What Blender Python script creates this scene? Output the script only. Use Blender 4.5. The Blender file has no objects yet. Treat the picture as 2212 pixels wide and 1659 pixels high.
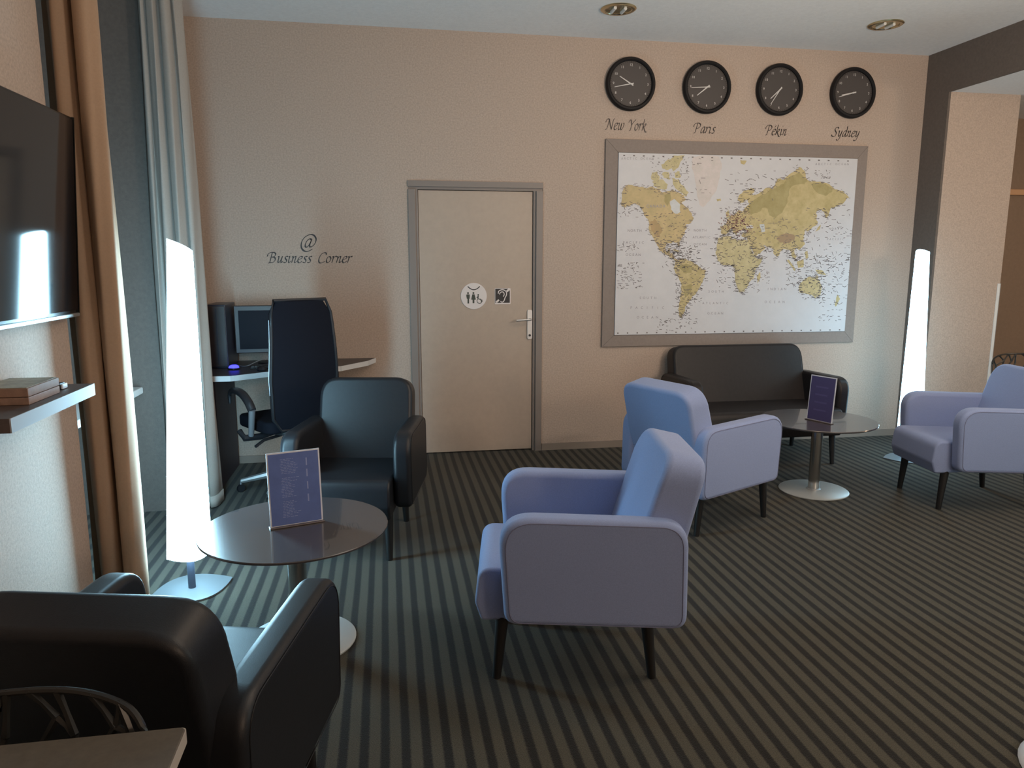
import bpy, bmesh, math, random
from mathutils import Vector, Matrix, Euler
from mathutils.geometry import tessellate_polygon

random.seed(7)
SC = bpy.context.scene
COL = SC.collection
PI = math.pi

# ------------------------------------------------------------------ camera, world, lights, exposure
F_PX, YAW, PITCH, ROLL = 1580.63, 0.169267, 0.166717, 0.000667
CAM = Vector((-0.25059, -5.64794, 1.51413))
cam_data = bpy.data.cameras.new('camera')
cam = bpy.data.objects.new('camera', cam_data)
COL.objects.link(cam)
cam_data.sensor_fit = 'HORIZONTAL'
cam_data.sensor_width = 36.0
cam_data.lens = 36.0 * F_PX / 2212.0
cam_data.clip_start = 0.05
fwd = Vector((math.sin(YAW) * math.cos(PITCH), math.cos(YAW) * math.cos(PITCH), -math.sin(PITCH)))
rgt = Vector((math.cos(YAW), -math.sin(YAW), 0))
upv = rgt.cross(fwd)
r2 = rgt * math.cos(ROLL) + upv * math.sin(ROLL)
u2 = -rgt * math.sin(ROLL) + upv * math.cos(ROLL)
cam.matrix_world = Matrix(((r2.x, u2.x, -fwd.x, CAM.x), (r2.y, u2.y, -fwd.y, CAM.y), (r2.z, u2.z, -fwd.z, CAM.z), (0, 0, 0, 1)))
SC.camera = cam

world = bpy.data.worlds.new('world')
SC.world = world
world.use_nodes = True
bg = world.node_tree.nodes['Background']
bg.inputs[0].default_value = (1.0, 0.80, 0.64, 1)
bg.inputs[1].default_value = 0.16

SC.view_settings.view_transform = 'Standard'
SC.view_settings.look = 'None'
SC.view_settings.gamma = 1.0
SC.view_settings.use_curve_mapping = False
SC.view_settings.exposure = 0.0

LAMP_EMIT = 40.0
LAMP_EMIT_FAR = 10.0
LAMP_COLOR = (0.42, 0.78, 1.0, 1)


def area(name, loc, target, size, energy, color, shape='DISK', sy=None):
    d = bpy.data.lights.new(name, 'AREA')
    d.shape = shape
    d.size = size
    if sy:
        d.size_y = sy
    d.energy = energy
    d.color = color
    o = bpy.data.objects.new(name, d)
    COL.objects.link(o)
    o.location = loc
    o.rotation_euler = (Vector(target) - Vector(loc)).to_track_quat('-Z', 'Y').to_euler()
    return o


# warm ceiling downlights of the room behind the camera, and daylight from the window side on the right, plus added unseen lights
def bulb(name, loc, energy, color, radius=0.2):
    d = bpy.data.lights.new(name, 'POINT')
    d.energy = energy
    d.color = color
    d.shadow_soft_size = radius
    o = bpy.data.objects.new(name, d)
    COL.objects.link(o)
    o.location = loc
    return o


bulb('added_cool_light', (3.35, -3.95, 0.45), 10, (0.55, 0.88, 0.90), 0.12)  # cool light added out of view, brightens the carpet at lower right
bulb('pendant_lamp_rear', (3.0, -7.9, 1.7), 125, (1.0, 0.74, 0.54), 0.35)
bulb('pendant_lamp_right', (2.9, -2.9, 2.9), 22, (1.0, 0.74, 0.53), 0.15)
bulb('pendant_lamp_middle', (1.6, -2.9, 2.9), 17, (1.0, 0.74, 0.53), 0.15)
area('added_ceiling_fill', (2.7, -4.4, 1.9), (2.4, -3.4, 3.16), 0.5, 68, (1.0, 0.86, 0.73))  # unseen upward fill, added to brighten the ceiling
bulb('pendant_lamp_left', (0.6, -7.2, 2.5), 6, (1.0, 0.62, 0.36))
bulb('hall_lamp', (6.2, -2.4, 2.3), 40, (1.0, 0.68, 0.44))
area('window_daylight', (6.8, -4.2, 1.5), (1.5, -2.6, 0.2), 1.8, 25, (0.72, 0.93, 0.95), 'RECTANGLE', 1.9)


# ------------------------------------------------------------------ materials
def mat(name, color, rough=0.6, metallic=0.0, noise=None, bump=None, emit=None, spec=None, sheen=0.0, coat=0.0, alt=None):
    """noise=(scale, amount) mottles the colour; bump=(scale, strength, distance) gives fine relief."""
    m = bpy.data.materials.new(name)
    m.use_nodes = True
    nt = m.node_tree
    b = nt.nodes['Principled BSDF']
    c = (color[0], color[1], color[2], 1)
    b.inputs['Base Color'].default_value = c
    b.inputs['Roughness'].default_value = rough
    b.inputs['Metallic'].default_value = metallic
    if spec is not None:
        b.inputs['Specular IOR Level'].default_value = spec
    if sheen:
        b.inputs['Sheen Weight'].default_value = sheen
    if coat:
        b.inputs['Coat Weight'].default_value = coat
    tc = nt.nodes.new('ShaderNodeTexCoord')
    if noise:
        n = nt.nodes.new('ShaderNodeTexNoise')
        n.inputs['Scale'].default_value = noise[0]
        n.inputs['Detail'].default_value = 6
        n.inputs['Roughness'].default_value = 0.7
        nt.links.new(tc.outputs['Object'], n.inputs['Vector'])
        r = nt.nodes.new('ShaderNodeValToRGB')
        k = noise[1]
        lo = alt if alt else tuple(v * (1 - k) for v in color)
        hi = tuple(min(1, v * (1 + k)) for v in color)
        r.color_ramp.elements[0].position = 0.3
        r.color_ramp.elements[1].position = 0.7
        r.color_ramp.elements[0].color = (*lo, 1)
        r.color_ramp.elements[1].color = (*hi, 1)
        nt.links.new(n.outputs['Fac'], r.inputs['Fac'])
        nt.links.new(r.outputs['Color'], b.inputs['Base Color'])
    if bump:
        n2 = nt.nodes.new('ShaderNodeTexNoise')
        n2.inputs['Scale'].default_value = bump[0]
        n2.inputs['Detail'].default_value = 4
        nt.links.new(tc.outputs['Object'], n2.inputs['Vector'])
        bp = nt.nodes.new('ShaderNodeBump')
        bp.inputs['Strength'].default_value = bump[1]
        bp.inputs['Distance'].default_value = bump[2]
        nt.links.new(n2.outputs['Fac'], bp.inputs['Height'])
        nt.links.new(bp.outputs['Normal'], b.inputs['Normal'])
    if emit:
        b.inputs['Emission Color'].default_value = emit[0]
        b.inputs['Emission Strength'].default_value = emit[1]
    return m


M = {}
M['wall'] = mat('beige_wallpaper', (0.46, 0.365, 0.30), 0.75, noise=(90, 0.19), bump=(180, 0.4, 0.002))
M['ceiling'] = mat('white_ceiling', (0.88, 0.88, 0.87), 0.9, noise=(40, 0.05), bump=(120, 0.35, 0.003))
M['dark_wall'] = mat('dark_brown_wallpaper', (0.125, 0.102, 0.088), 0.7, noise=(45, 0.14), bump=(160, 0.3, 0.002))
M['brown_wall'] = mat('brown_hall_paint', (0.26, 0.18, 0.125), 0.75, noise=(30, 0.08))
M['door'] = mat('beige_door_laminate', (0.45, 0.36, 0.29), 0.5, noise=(20, 0.04))
M['door_frame'] = mat('taupe_door_frame_paint', (0.235, 0.20, 0.18), 0.5)
M['baseboard'] = mat('taupe_baseboard_paint', (0.29, 0.235, 0.195), 0.6)
M['white_paint'] = mat('white_gloss_paint', (0.72, 0.72, 0.70), 0.4)
M['board'] = mat('taupe_map_board', (0.25, 0.205, 0.18), 0.7, noise=(60, 0.08))
M['map_sea'] = mat('map_paper', (0.60, 0.60, 0.62), 0.55, noise=(8, 0.03))
M['vinyl'] = mat('dark_vinyl_lettering', (0.028, 0.020, 0.018), 0.45)
M['clock_rim'] = mat('black_clock_plastic', (0.012, 0.010, 0.010), 0.6, spec=0.25)
M['clock_dial'] = mat('black_clock_dial', (0.06, 0.051, 0.048), 0.55)
M['clock_white'] = mat('white_clock_print', (0.62, 0.60, 0.58), 0.5)
M['chrome'] = mat('brushed_steel', (0.62, 0.60, 0.58), 0.16, 1.0)
M['satin'] = mat('satin_aluminium', (0.55, 0.56, 0.57), 0.45, 0.75)
M['base_grey'] = mat('pale_lacquered_steel', (0.17, 0.19, 0.205), 0.42, 0.3)
M['table_base'] = mat('pale_satin_steel', (0.50, 0.53, 0.53), 0.4, 0.35)
M['brass'] = mat('brass_reflector', (0.55, 0.47, 0.30), 0.22, 1.0)
M['blue'] = mat('grey_blue_wool', (0.235, 0.30, 0.505), 0.9, noise=(260, 0.10), bump=(700, 0.35, 0.0015), sheen=0.15)
M['blue_seam'] = mat('grey_blue_seam', (0.17, 0.18, 0.28), 0.9)
M['leather'] = mat('black_leather', (0.011, 0.012, 0.015), 0.42, spec=0.38, bump=(420, 0.22, 0.0012), noise=(60, 0.15))
M['leather_seam'] = mat('black_seam', (0.010, 0.010, 0.012), 0.5)
M['brown_leather'] = mat('dark_brown_leather', (0.018, 0.0155, 0.016), 0.42, spec=0.3, bump=(420, 0.22, 0.0012), noise=(40, 0.2))
M['black_wood'] = mat('black_stained_wood', (0.010, 0.009, 0.009), 0.5)
M['black_plastic'] = mat('black_plastic', (0.015, 0.015, 0.018), 0.4)
M['matte_black'] = mat('matte_black_mesh', (0.006, 0.0065, 0.011), 0.85, bump=(500, 0.3, 0.001), spec=0.15)
M['table_top'] = mat('charcoal_laminate', (0.065, 0.06, 0.064), 0.25, noise=(90, 0.12), coat=0.6)
M['sign_blue'] = mat('blue_printed_card', (0.085, 0.14, 0.36), 0.5, noise=(14, 0.10))
M['sign_indigo'] = mat('indigo_printed_card', (0.06, 0.055, 0.16), 0.5)
M['sign_white'] = mat('white_card_edge', (0.62, 0.66, 0.74), 0.4)
M['sign_text'] = mat('pale_blue_print', (0.24, 0.30, 0.52), 0.5)
M['sign_text2'] = mat('faint_indigo_print', (0.085, 0.08, 0.21), 0.5)
M['acrylic'] = mat('smoky_acrylic_foot', (0.10, 0.085, 0.085), 0.15, coat=0.4)
M['curtain_tan'] = mat('tan_curtain_cloth', (0.36, 0.235, 0.15), 0.85, noise=(120, 0.06), bump=(500, 0.2, 0.001))
M['curtain_grey'] = mat('greige_curtain_cloth', (0.34, 0.305, 0.27), 0.85, noise=(120, 0.06), bump=(500, 0.2, 0.001))
M['tv_screen'] = mat('glossy_screen', (0.006, 0.006, 0.007), 0.07, spec=0.6)
M['tv_black'] = mat('piano_black_plastic', (0.010, 0.010, 0.010), 0.2)
M['tv_strip'] = mat('silver_screen_trim', (0.55, 0.57, 0.58), 0.3, 0.8)
M['shelf_top'] = mat('dark_walnut_board', (0.075, 0.052, 0.045), 0.45, noise=(30, 0.25))
M['shelf_edge'] = mat('grey_shelf_lipping', (0.33, 0.32, 0.33), 0.4)
M['box_wood'] = mat('reddish_wood_box', (0.27, 0.165, 0.12), 0.6, noise=(35, 0.2))
M['box_lid'] = mat('box_picture_lid', (0.24, 0.22, 0.16), 0.45, noise=(22, 0.45))
M['desk_top'] = mat('dark_desk_laminate', (0.055, 0.05, 0.055), 0.4)
M['desk_edge'] = mat('white_desk_edge', (0.60, 0.60, 0.60), 0.45)
M['desk_side'] = mat('dark_plum_panel', (0.045, 0.036, 0.05), 0.6)
M['pc'] = mat('dark_navy_casing', (0.022, 0.023, 0.036), 0.35)
M['screen_off'] = mat('dark_monitor_glass', (0.006, 0.007, 0.014), 0.6, spec=0.2)
M['bezel'] = mat('brown_black_bezel', (0.035, 0.027, 0.027), 0.4)
M['led'] = mat('blue_led_glow', (0.02, 0.02, 0.5), 0.4, emit=((0.04, 0.04, 1.0, 1), 4.0))
M['cable'] = mat('grey_cable', (0.20, 0.19, 0.19), 0.5)
M['grey_metal'] = mat('grey_metal_strut', (0.36, 0.37, 0.40), 0.4, 0.7)
M['taupe_top'] = mat('taupe_table_laminate', (0.10, 0.085, 0.066), 0.6, noise=(60, 0.14))
M['edge_light'] = mat('pale_table_edging', (0.42, 0.38, 0.34), 0.4)
M['lattice'] = mat('black_lattice_plastic', (0.014, 0.014, 0.013), 0.35)
M['copper_rail'] = mat('varnished_wood_rail', (0.62, 0.36, 0.20), 0.35)
M['white_sign'] = mat('white_sign_plastic', (0.72, 0.66, 0.64), 0.4)
M['black_print'] = mat('black_sign_print', (0.018, 0.016, 0.018), 0.5)
M['green_print'] = mat('dark_green_sign_print', (0.045, 0.055, 0.045), 0.5)
M['tan_ply'] = mat('tan_plywood', (0.40, 0.24, 0.16), 0.5, noise=(18, 0.15))
M['white_edge'] = mat('pale_edging', (0.75, 0.70, 0.66), 0.4)
M['lamp_shade'] = mat('glowing_white_acrylic', (0.8, 0.86, 0.9), 0.35, emit=(LAMP_COLOR, LAMP_EMIT))
M['lamp_shade_far'] = mat('glowing_white_acrylic_far', (0.8, 0.86, 0.9), 0.35, emit=(LAMP_COLOR, LAMP_EMIT_FAR))
M['lamp_stem'] = mat('dark_steel_stem', (0.06, 0.07, 0.10), 0.45, 0.4)
M['glass'] = mat('dark_window_glass', (0.02, 0.025, 0.03), 0.05)


def carpet():
    m = bpy.data.materials.new('striped_carpet')
    m.use_nodes = True
    nt = m.node_tree
    b = nt.nodes['Principled BSDF']
    b.inputs['Roughness'].default_value = 0.95
    b.inputs['Specular IOR Level'].default_value = 0.15
    b.inputs['Sheen Weight'].default_value = 0.1
    N = nt.nodes.new
    L = nt.links.new
    tc = N('ShaderNodeTexCoord')
    sep = N('ShaderNodeSeparateXYZ')
    wob = N('ShaderNodeTexNoise')
    wob.inputs['Scale'].default_value = 1.3
    L(tc.outputs['Object'], wob.inputs['Vector'])
    L(tc.outputs['Object'], sep.inputs[0])
    wm = N('ShaderNodeMath'); wm.operation = 'MULTIPLY_ADD'
    wm.inputs[1].default_value = 0.010
    L(wob.outputs['Fac'], wm.inputs[0])
    L(sep.outputs['X'], wm.inputs[2])
    mu = N('ShaderNodeMath'); mu.operation = 'MULTIPLY_ADD'
    mu.inputs[1].default_value = 2 * PI / 0.0648
    mu.inputs[2].default_value = 1.2
    L(wm.outputs[0], mu.inputs[0])
    sn = N('ShaderNodeMath'); sn.operation = 'SINE'
    L(mu.outputs[0], sn.inputs[0])
    fine = N('ShaderNodeTexNoise')
    fine.inputs['Scale'].default_value = 170
    fine.inputs['Detail'].default_value = 3
    L(tc.outputs['Object'], fine.inputs['Vector'])
    ad = N('ShaderNodeMath'); ad.operation = 'MULTIPLY_ADD'
    ad.inputs[1].default_value = 1.0
    L(fine.outputs['Fac'], ad.inputs[0])
    L(sn.outputs[0], ad.inputs[2])
    mp = N('ShaderNodeMapRange')
    mp.inputs['From Min'].default_value = 0.02
    mp.inputs['From Max'].default_value = 0.62
    L(ad.outputs[0], mp.inputs['Value'])
    mx = N('ShaderNodeMix'); mx.data_type = 'RGBA'
    mx.inputs[6].default_value = (0.0135, 0.012, 0.010, 1)
    mx.inputs[7].default_value = (0.070, 0.064, 0.047, 1)
    L(mp.outputs[0], mx.inputs[0])
    n3 = N('ShaderNodeTexNoise')
    n3.inputs['Scale'].default_value = 320
    L(tc.outputs['Object'], n3.inputs['Vector'])
    mr = N('ShaderNodeMapRange')
    mr.inputs['From Min'].default_value = 0.3
    mr.inputs['From Max'].default_value = 0.7
    mr.inputs['To Min'].default_value = 0.65
    mr.inputs['To Max'].default_value = 1.3
    L(n3.outputs['Fac'], mr.inputs['Value'])
    mm = N('ShaderNodeMix'); mm.data_type = 'RGBA'; mm.blend_type = 'MULTIPLY'
    mm.inputs[0].default_value = 1.0
    L(mx.outputs[2], mm.inputs[6])
    L(mr.outputs[0], mm.inputs[7])
    L(mm.outputs[2], b.inputs['Base Color'])
    bp = N('ShaderNodeBump')
    bp.inputs['Strength'].default_value = 0.6
    bp.inputs['Distance'].default_value = 0.004
    L(n3.outputs['Fac'], bp.inputs['Height'])
    L(bp.outputs['Normal'], b.inputs['Normal'])
    return m


M['carpet'] = carpet()


# ------------------------------------------------------------------ mesh helpers
class MB:
    def __init__(self):
        self.v, self.f = [], []

    def add(self, verts, faces):
        o = len(self.v)
        self.v += [tuple(p) for p in verts]
        self.f += [tuple(i + o for i in f) for f in faces]
        return self

    def box(self, x0, x1, y0, y1, z0, z1):
        vs = [(x, y, z) for x in (x0, x1) for y in (y0, y1) for z in (z0, z1)]
        return self.add(vs, [(0, 1, 3, 2), (4, 6, 7, 5), (0, 4, 5, 1), (2, 3, 7, 6), (0, 2, 6, 4), (1, 5, 7, 3)])

    def prism(self, poly, z0, z1, axis='z'):
        """poly of 2D points extruded along axis between z0 and z1 (axis x: points are (y,z); y: (x,z); z: (x,y))"""
        def P(a, b, c):
            return {'x': (c, a, b), 'y': (a, c, b), 'z': (a, b, c)}[axis]
        n = len(poly)
        vs = [P(a, b, z0) for a, b in poly] + [P(a, b, z1) for a, b in poly]
        fs = [tuple(range(n)), tuple(range(2 * n - 1, n - 1, -1))]
        fs += [(i, i + n, (i + 1) % n + n, (i + 1) % n) for i in range(n)]
        return self.add(vs, fs)

    def tube(self, pts, r, n=8, closed=False, cap=True):
        pts = [Vector(p) for p in pts]
        k = len(pts)
        rs = r if isinstance(r, (list, tuple)) else [r] * k
        rings = []
        for i, p in enumerate(pts):
            a = pts[(i - 1) % k] if (closed or i > 0) else p
            c = pts[(i + 1) % k] if (closed or i < k - 1) else p
            d = (c - a)
            if d.length < 1e-9:
                d = Vector((0, 0, 1))
            d.normalize()
            ref = Vector((0, 0, 1)) if abs(d.z) < 0.9 else Vector((1, 0, 0))
            u = d.cross(ref).normalized()
            w = u.cross(d).normalized()
            rings.append([p + (u * math.cos(2 * PI * j / n) + w * math.sin(2 * PI * j / n)) * rs[i] for j in range(n)])
        vs = [q for ring in rings for q in ring]
        fs = []
        for i in range(k if closed else k - 1):
            a, b = i * n, ((i + 1) % k) * n
            fs += [(a + j, a + (j + 1) % n, b + (j + 1) % n, b + j) for j in range(n)]
        if cap and not closed:
            fs += [tuple(range(n - 1, -1, -1)), tuple((k - 1) * n + j for j in range(n))]
        return self.add(vs, fs)

    def lathe(self, prof, cx=0, cy=0, n=48):
        """prof: list of (r, z) from bottom to top; closed with caps when r > 0 at the ends"""
        vs, fs = [], []
        for r, z in prof:
            vs += [(cx + r * math.cos(2 * PI * j / n), cy + r * math.sin(2 * PI * j / n), z) for j in range(n)]
        for i in range(len(prof) - 1):
            a, b = i * n, (i + 1) * n
            fs += [(a + j, a + (j + 1) % n, b + (j + 1) % n, b + j) for j in range(n)]
        if prof[0][0] > 1e-6:
            fs.append(tuple(range(n - 1, -1, -1)))
        if prof[-1][0] > 1e-6:
            fs.append(tuple((len(prof) - 1) * n + j for j in range(n)))
        return self.add(vs, fs)

    def xf(self, mtx):
        self.v = [tuple(mtx @ Vector(p)) for p in self.v]
        return self

    def build(self, name, material, parent=None, smooth=False, bevel=0, seg=3, angle=35, loc=None, mats=None):
        me = bpy.data.meshes.new(name)
        bm = bmesh.new()
        vs = [bm.verts.new(p) for p in self.v]
        for f in self.f:
            try:
                bm.faces.new([vs[i] for i in f])
            except ValueError:
                pass
        bmesh.ops.remove_doubles(bm, verts=bm.verts, dist=1e-6)
        bmesh.ops.recalc_face_normals(bm, faces=bm.faces)
        if bevel:
            bm.normal_update()
            es = [e for e in bm.edges if len(e.link_faces) == 2 and e.calc_face_angle(0) > math.radians(angle)]
            bmesh.ops.bevel(bm, geom=es, offset=bevel, segments=seg, profile=0.5, affect='EDGES', clamp_overlap=True)
        for f in bm.faces:
            f.smooth = bool(smooth or bevel)
        bm.to_mesh(me)
        bm.free()
        if smooth and not bevel:
            me.set_sharp_from_angle(angle=math.radians(40))
        for m in (mats or [material]):
            me.materials.append(m)
        o = bpy.data.objects.new(name, me)
        COL.objects.link(o)
        if parent is not None:
            o.parent = parent
        if loc:
            o.location = loc
        if bevel:
            w = o.modifiers.new('normals', 'WEIGHTED_NORMAL')
            w.keep_sharp = False
        return o


def tag(o, label=None, cat=None, group=None, kind=None):
    for k, v in (('label', label), ('category', cat), ('group', group), ('kind', kind)):
        if v:
            o[k] = v
    return o


def thing(name, label, cat, loc=(0, 0, 0), rz=0.0, group=None):
    o = bpy.data.objects.new(name, None)
    COL.objects.link(o)
    o.empty_display_size = 0.1
    o.location = loc
    o.rotation_euler = (0, 0, rz)
    return tag(o, label, cat, group)


def struct(mb, name, material, parent=None, **k):
    o = mb.build(name, material, parent, **k)
    if parent is None:
        o['kind'] = 'structure'
    return o


def copy_tree(o, parent=None):
    c = o.copy()
    COL.objects.link(c)
    c.parent = parent
    for ch in list(o.children):
        copy_tree(ch, c)
    return c


def rounded(pts, radii, n=6):
    """rounded polygon: pts with a corner radius each"""
    out = []
    k = len(pts)
    for i in range(k):
        p = Vector(pts[i]); a = Vector(pts[i - 1]); b = Vector(pts[(i + 1) % k])
        r = radii[i] if isinstance(radii, (list, tuple)) else radii
        if r <= 0:
            out.append(tuple(p)); continue
        da, db = (a - p).normalized(), (b - p).normalized()
        ang = da.angle(db)
        t = min(r / math.tan(ang / 2), (a - p).length * 0.49, (b - p).length * 0.49)
        p1, p2 = p + da * t, p + db * t
        for j in range(n + 1):
            s = j / n
            q = p1 * (1 - s) ** 2 + p * 2 * s * (1 - s) + p2 * s * s
            out.append(tuple(q))
    return out


def spline(pts, n=6, closed=False):
    """Catmull-Rom through points"""
    P = [Vector(p) for p in pts]
    k = len(P)
    out = []
    for i in range(k if closed else k - 1):
        p1, p2 = P[i], P[(i + 1) % k]
        p0 = P[i - 1] if (closed or i > 0) else p1 * 2 - p2
        p3 = P[(i + 2) % k] if (closed or i < k - 2) else p2 * 2 - p1
        for j in range(n):
            t = j / n
            out.append(0.5 * ((2 * p1) + (p2 - p0) * t + (2 * p0 - 5 * p1 + 4 * p2 - p3) * t * t + (3 * p1 - p0 - 3 * p2 + p3) * t ** 3))
    if not closed:
        out.append(P[-1])
    return out


# ------------------------------------------------------------------ room shell
CEIL, RX, SOFF, PIERY = 3.161, 4.150, 2.827, -0.264
LWX = -1.50
DW = 0.881
struct(MB().box(-3.0, 9.0, -9.0, 2.2, -0.06, 0.0), 'floor', M['carpet'])
struct(MB().box(-3.0, RX, -9.0, 0.25, CEIL, CEIL + 0.1), 'ceiling', M['ceiling'])
# far wall with a door opening
wb = MB()
wb.box(-2.6, -0.0715, 0.0, 0.16, 0, CEIL)
wb.box(DW + 0.074, RX + 0.01, 0.0, 0.16, 0, CEIL)
wb.box(-0.0715, DW + 0.074, 0.0, 0.16, 2.102, CEIL)
struct(wb, 'wall_back', M['wall'])
struct(MB().box(DW + 0.075, RX, -0.013, 0.0, 0, 0.055), 'baseboard_back', M['baseboard'])
struct(MB().box(-1.78, -0.073, -0.013, 0.0, 0, 0.055), 'baseboard_nook', M['baseboard'])
# left wall with the television, the dark window recess beyond it and the desk nook
struct(MB().box(LWX - 0.12, LWX, -9.0, -2.49, 0, CEIL), 'wall_left', M['wall'])
struct(MB().box(-2.3, LWX - 0.121, -2.61, -2.49, 0, CEIL), 'wall_recess_near', M['dark_wall'])
struct(MB().box(-2.3, -1.40, -1.05, -0.95, 0, CEIL), 'wall_recess_far', M['dark_wall'])
struct(MB().box(-1.90, -1.78, -0.949, -0.001, 0, CEIL), 'wall_nook', M['wall'])
wr = MB().box(-2.42, -2.30, -2.61, -0.95, 0, 0.74)
wr.box(-2.42, -2.30, -2.61, -0.95, 2.5, CEIL)
wr.box(-2.42, -2.30, -2.61, -2.40, 0.74, 2.5)
wr.box(-2.42, -2.30, -1.15, -0.95, 0.74, 2.5)
struct(wr, 'wall_window', M['dark_wall'])
w1 = thing('window_1', None, None); w1['kind'] = 'structure'
MB().box(-2.38, -2.36, -2.40, -1.15, 0.74, 2.5).build('pane', M['glass'], w1)
wf = MB()
for y0, y1 in ((-2.40, -2.34), (-1.80, -1.75), (-1.21, -1.15)):
    wf.box(-2.39, -2.32, y0, y1, 0.74, 2.5)
for z0, z1 in ((0.74, 0.80), (2.44, 2.5)):
    wf.box(-2.389, -2.321, -2.40, -1.15, z0, z1)
wf.build('window_frame', M['white_paint'], w1)
MB().box(-2.30, -1.69, -2.485, -1.055, 0.735, 0.775).build('window_sill', M['white_paint'], w1, bevel=0.008)
# right side: dark beam face and pier reveal, pale pier front, lower ceiling of the hall behind
struct(MB().box(RX, RX + 0.02, -9.0, PIERY, SOFF, CEIL), 'beam_right', M['dark_wall'])
struct(MB().box(RX, RX + 0.02, PIERY, -0.001, 0, CEIL), 'wall_pier_reveal', M['dark_wall'])
struct(MB().box(RX + 0.0201, 4.80, PIERY, 0.0, 0, SOFF), 'wall_pier', M['wall'])
struct(MB().box(RX + 0.0201, 9.0, -9.0, 2.2, SOFF, SOFF + 0.1), 'ceiling_hall', M['ceiling'])
struct(MB().box(4.5, 9.0, 0.60, 0.72, 0, SOFF), 'wall_hall', M['brown_wall'])
struct(MB().box(4.81, 9.0, 0.565, 0.60, 2.13, 2.185), 'trim_1', M['copper_rail'], bevel=0.008)
g = MB().box(4.775, 4.803, PIERY - 0.004, PIERY - 0.0005, 0.05, 1.33)
g.box(4.8005, 4.804, PIERY - 0.004, PIERY + 0.03, 0.05, 1.33)
struct(g, 'trim_2', M['white_paint'])
struct(MB().box(RX + 0.0205, 4.80, PIERY - 0.013, PIERY - 0.0006, 0, 0.055), 'baseboard_pier', M['baseboard'])
struct(MB().box(-1.398, -1.36, -0.99, -0.955, 0.03, 2.12), 'trim_3', M['white_paint'])
# walls behind the camera
struct(MB().box(-3.0, 9.0, -9.1, -9.0, 0, CEIL), 'wall_rear', M['wall'])

# door
d1 = thing('door_1', None, None); d1['kind'] = 'structure'
MB().box(0.004, DW - 0.004, 0.018, 0.058, 0.012, 2.036).build('door_leaf', M['door'], d1, bevel=0.002, seg=1)
fr = M['door_frame']
# each jamb is a stepped steel profile
jl = rounded([(-0.0715, -0.014), (-0.02, -0.014), (-0.02, 0.004), (0.0, 0.004), (0.0, 0.10), (-0.0715, 0.10)], 0.003, 2)
MB().prism(jl, 0, 2.0399, 'z').build('door_jamb', fr, d1)
jr = [(DW - x, y) for x, y in jl]
MB().prism(jr, 0, 2.0399, 'z').build('door_jamb', fr, d1)
hd = [(-0.014, 2.102), (-0.014, 2.06), (0.004, 2.06), (0.004, 2.04), (0.10, 2.04), (0.10, 2.102)]
MB().prism(hd, -0.0715, DW + 0.0715, 'x').build('door_head', fr, d1)
hp = MB().prism(rounded([(0.838, 0.905), (0.876, 0.905), (0.876, 1.135), (0.838, 1.135)], 0.012, 4), 0.006, 0.018, 'y').build('handle_plate', M['satin'], d1)
hl = MB().tube(spline([(0.858, 0.012, 1.062), (0.858, -0.035, 1.062), (0.845, -0.048, 1.062), (0.80, -0.05, 1.060), (0.742, -0.048, 1.056)], 4), 0.0085, 8)
hl.build('handle_lever', M['satin'], d1, smooth=True)
MB().lathe([(0.009, 0), (0.009, 0.006)], 0, 0, 12).xf(Matrix.Translation((0.857, 0.006, 0.935)) @ Matrix.Rotation(PI / 2, 4, 'X')).build('key_cylinder', M['black_plastic'], d1)

# ------------------------------------------------------------------ door signs
s = thing('restroom_sign', 'round white toilet sign with smile and three figures on beige door', 'sign', (0.417, 0.0178, 1.245))
disc = MB().lathe([(0.0, 0), (0.100, 0), (0.102, 0.002), (0.102, 0.003), (0.100, 0.005), (0.0, 0.005)], 0, 0, 40)
disc.xf(Matrix.Rotation(PI / 2, 4, 'X')).build('disc', M['white_sign'], s, smooth=True)


def ribbon(mb, pts, w, y, closed=False):
    """flat stroke in the x-z plane at depth y"""
    P = [Vector((p[0], p[1])) for p in pts]
    k = len(P)
    L, R_ = [], []
    for i, p in enumerate(P):
        a = P[i - 1] if (i > 0 or closed) else p
        b = P[(i + 1) % k] if (i < k - 1 or closed) else p
        d = (b - a).normalized()
        nrm = Vector((-d.y, d.x)) * w / 2
        L.append(p + nrm); R_.append(p - nrm)
    vs = [(q.x, y, q.y) for q in L] + [(q.x, y, q.y) for q in R_]
    fs = [(i, (i + 1) % k, (i + 1) % k + k, i + k) for i in range(k if closed else k - 1)]
    mb.add(vs, fs)


def poly(mb, pts, y):
    mb.add([(x, y, z) for x, z in pts], [tuple(range(len(pts)))])


def circ(cx, cz, r, n=16):
    return [(cx + r * math.cos(2 * PI * i / n), cz + r * math.sin(2 * PI * i / n)) for i in range(n)]


yy = -0.0056
sm = MB()
ribbon(sm, [(-0.047 + 0.094 * i / 10, 0.075 - 0.026 * (1 - ((i - 5) / 5) ** 2)) for i in range(11)], 0.007, yy)
sm.build('smile_print', M['black_print'], s)
mn = MB()
poly(mn, circ(-0.045, 0.024, 0.0075), yy)
poly(mn, [(-0.056, 0.014), (-0.034, 0.014), (-0.031, 0.004), (-0.033, -0.018), (-0.037, -0.022), (-0.037, -0.056), (-0.050, -0.056), (-0.050, -0.022), (-0.055, -0.018), (-0.059, 0.004)], yy)
mn.build('man_print', M['green_print'], s)
wn = MB()
poly(wn, circ(-0.003, 0.024, 0.0075), yy)
poly(wn, [(-0.012, 0.014), (0.006, 0.014), (0.016, -0.026), (0.004, -0.028), (0.004, -0.054), (-0.010, -0.054), (-0.010, -0.028), (-0.021, -0.026)], yy)
wn.build('woman_print', M['green_print'], s)
wc = MB()
poly(wc, circ(0.034, 0.010, 0.006), yy)
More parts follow.
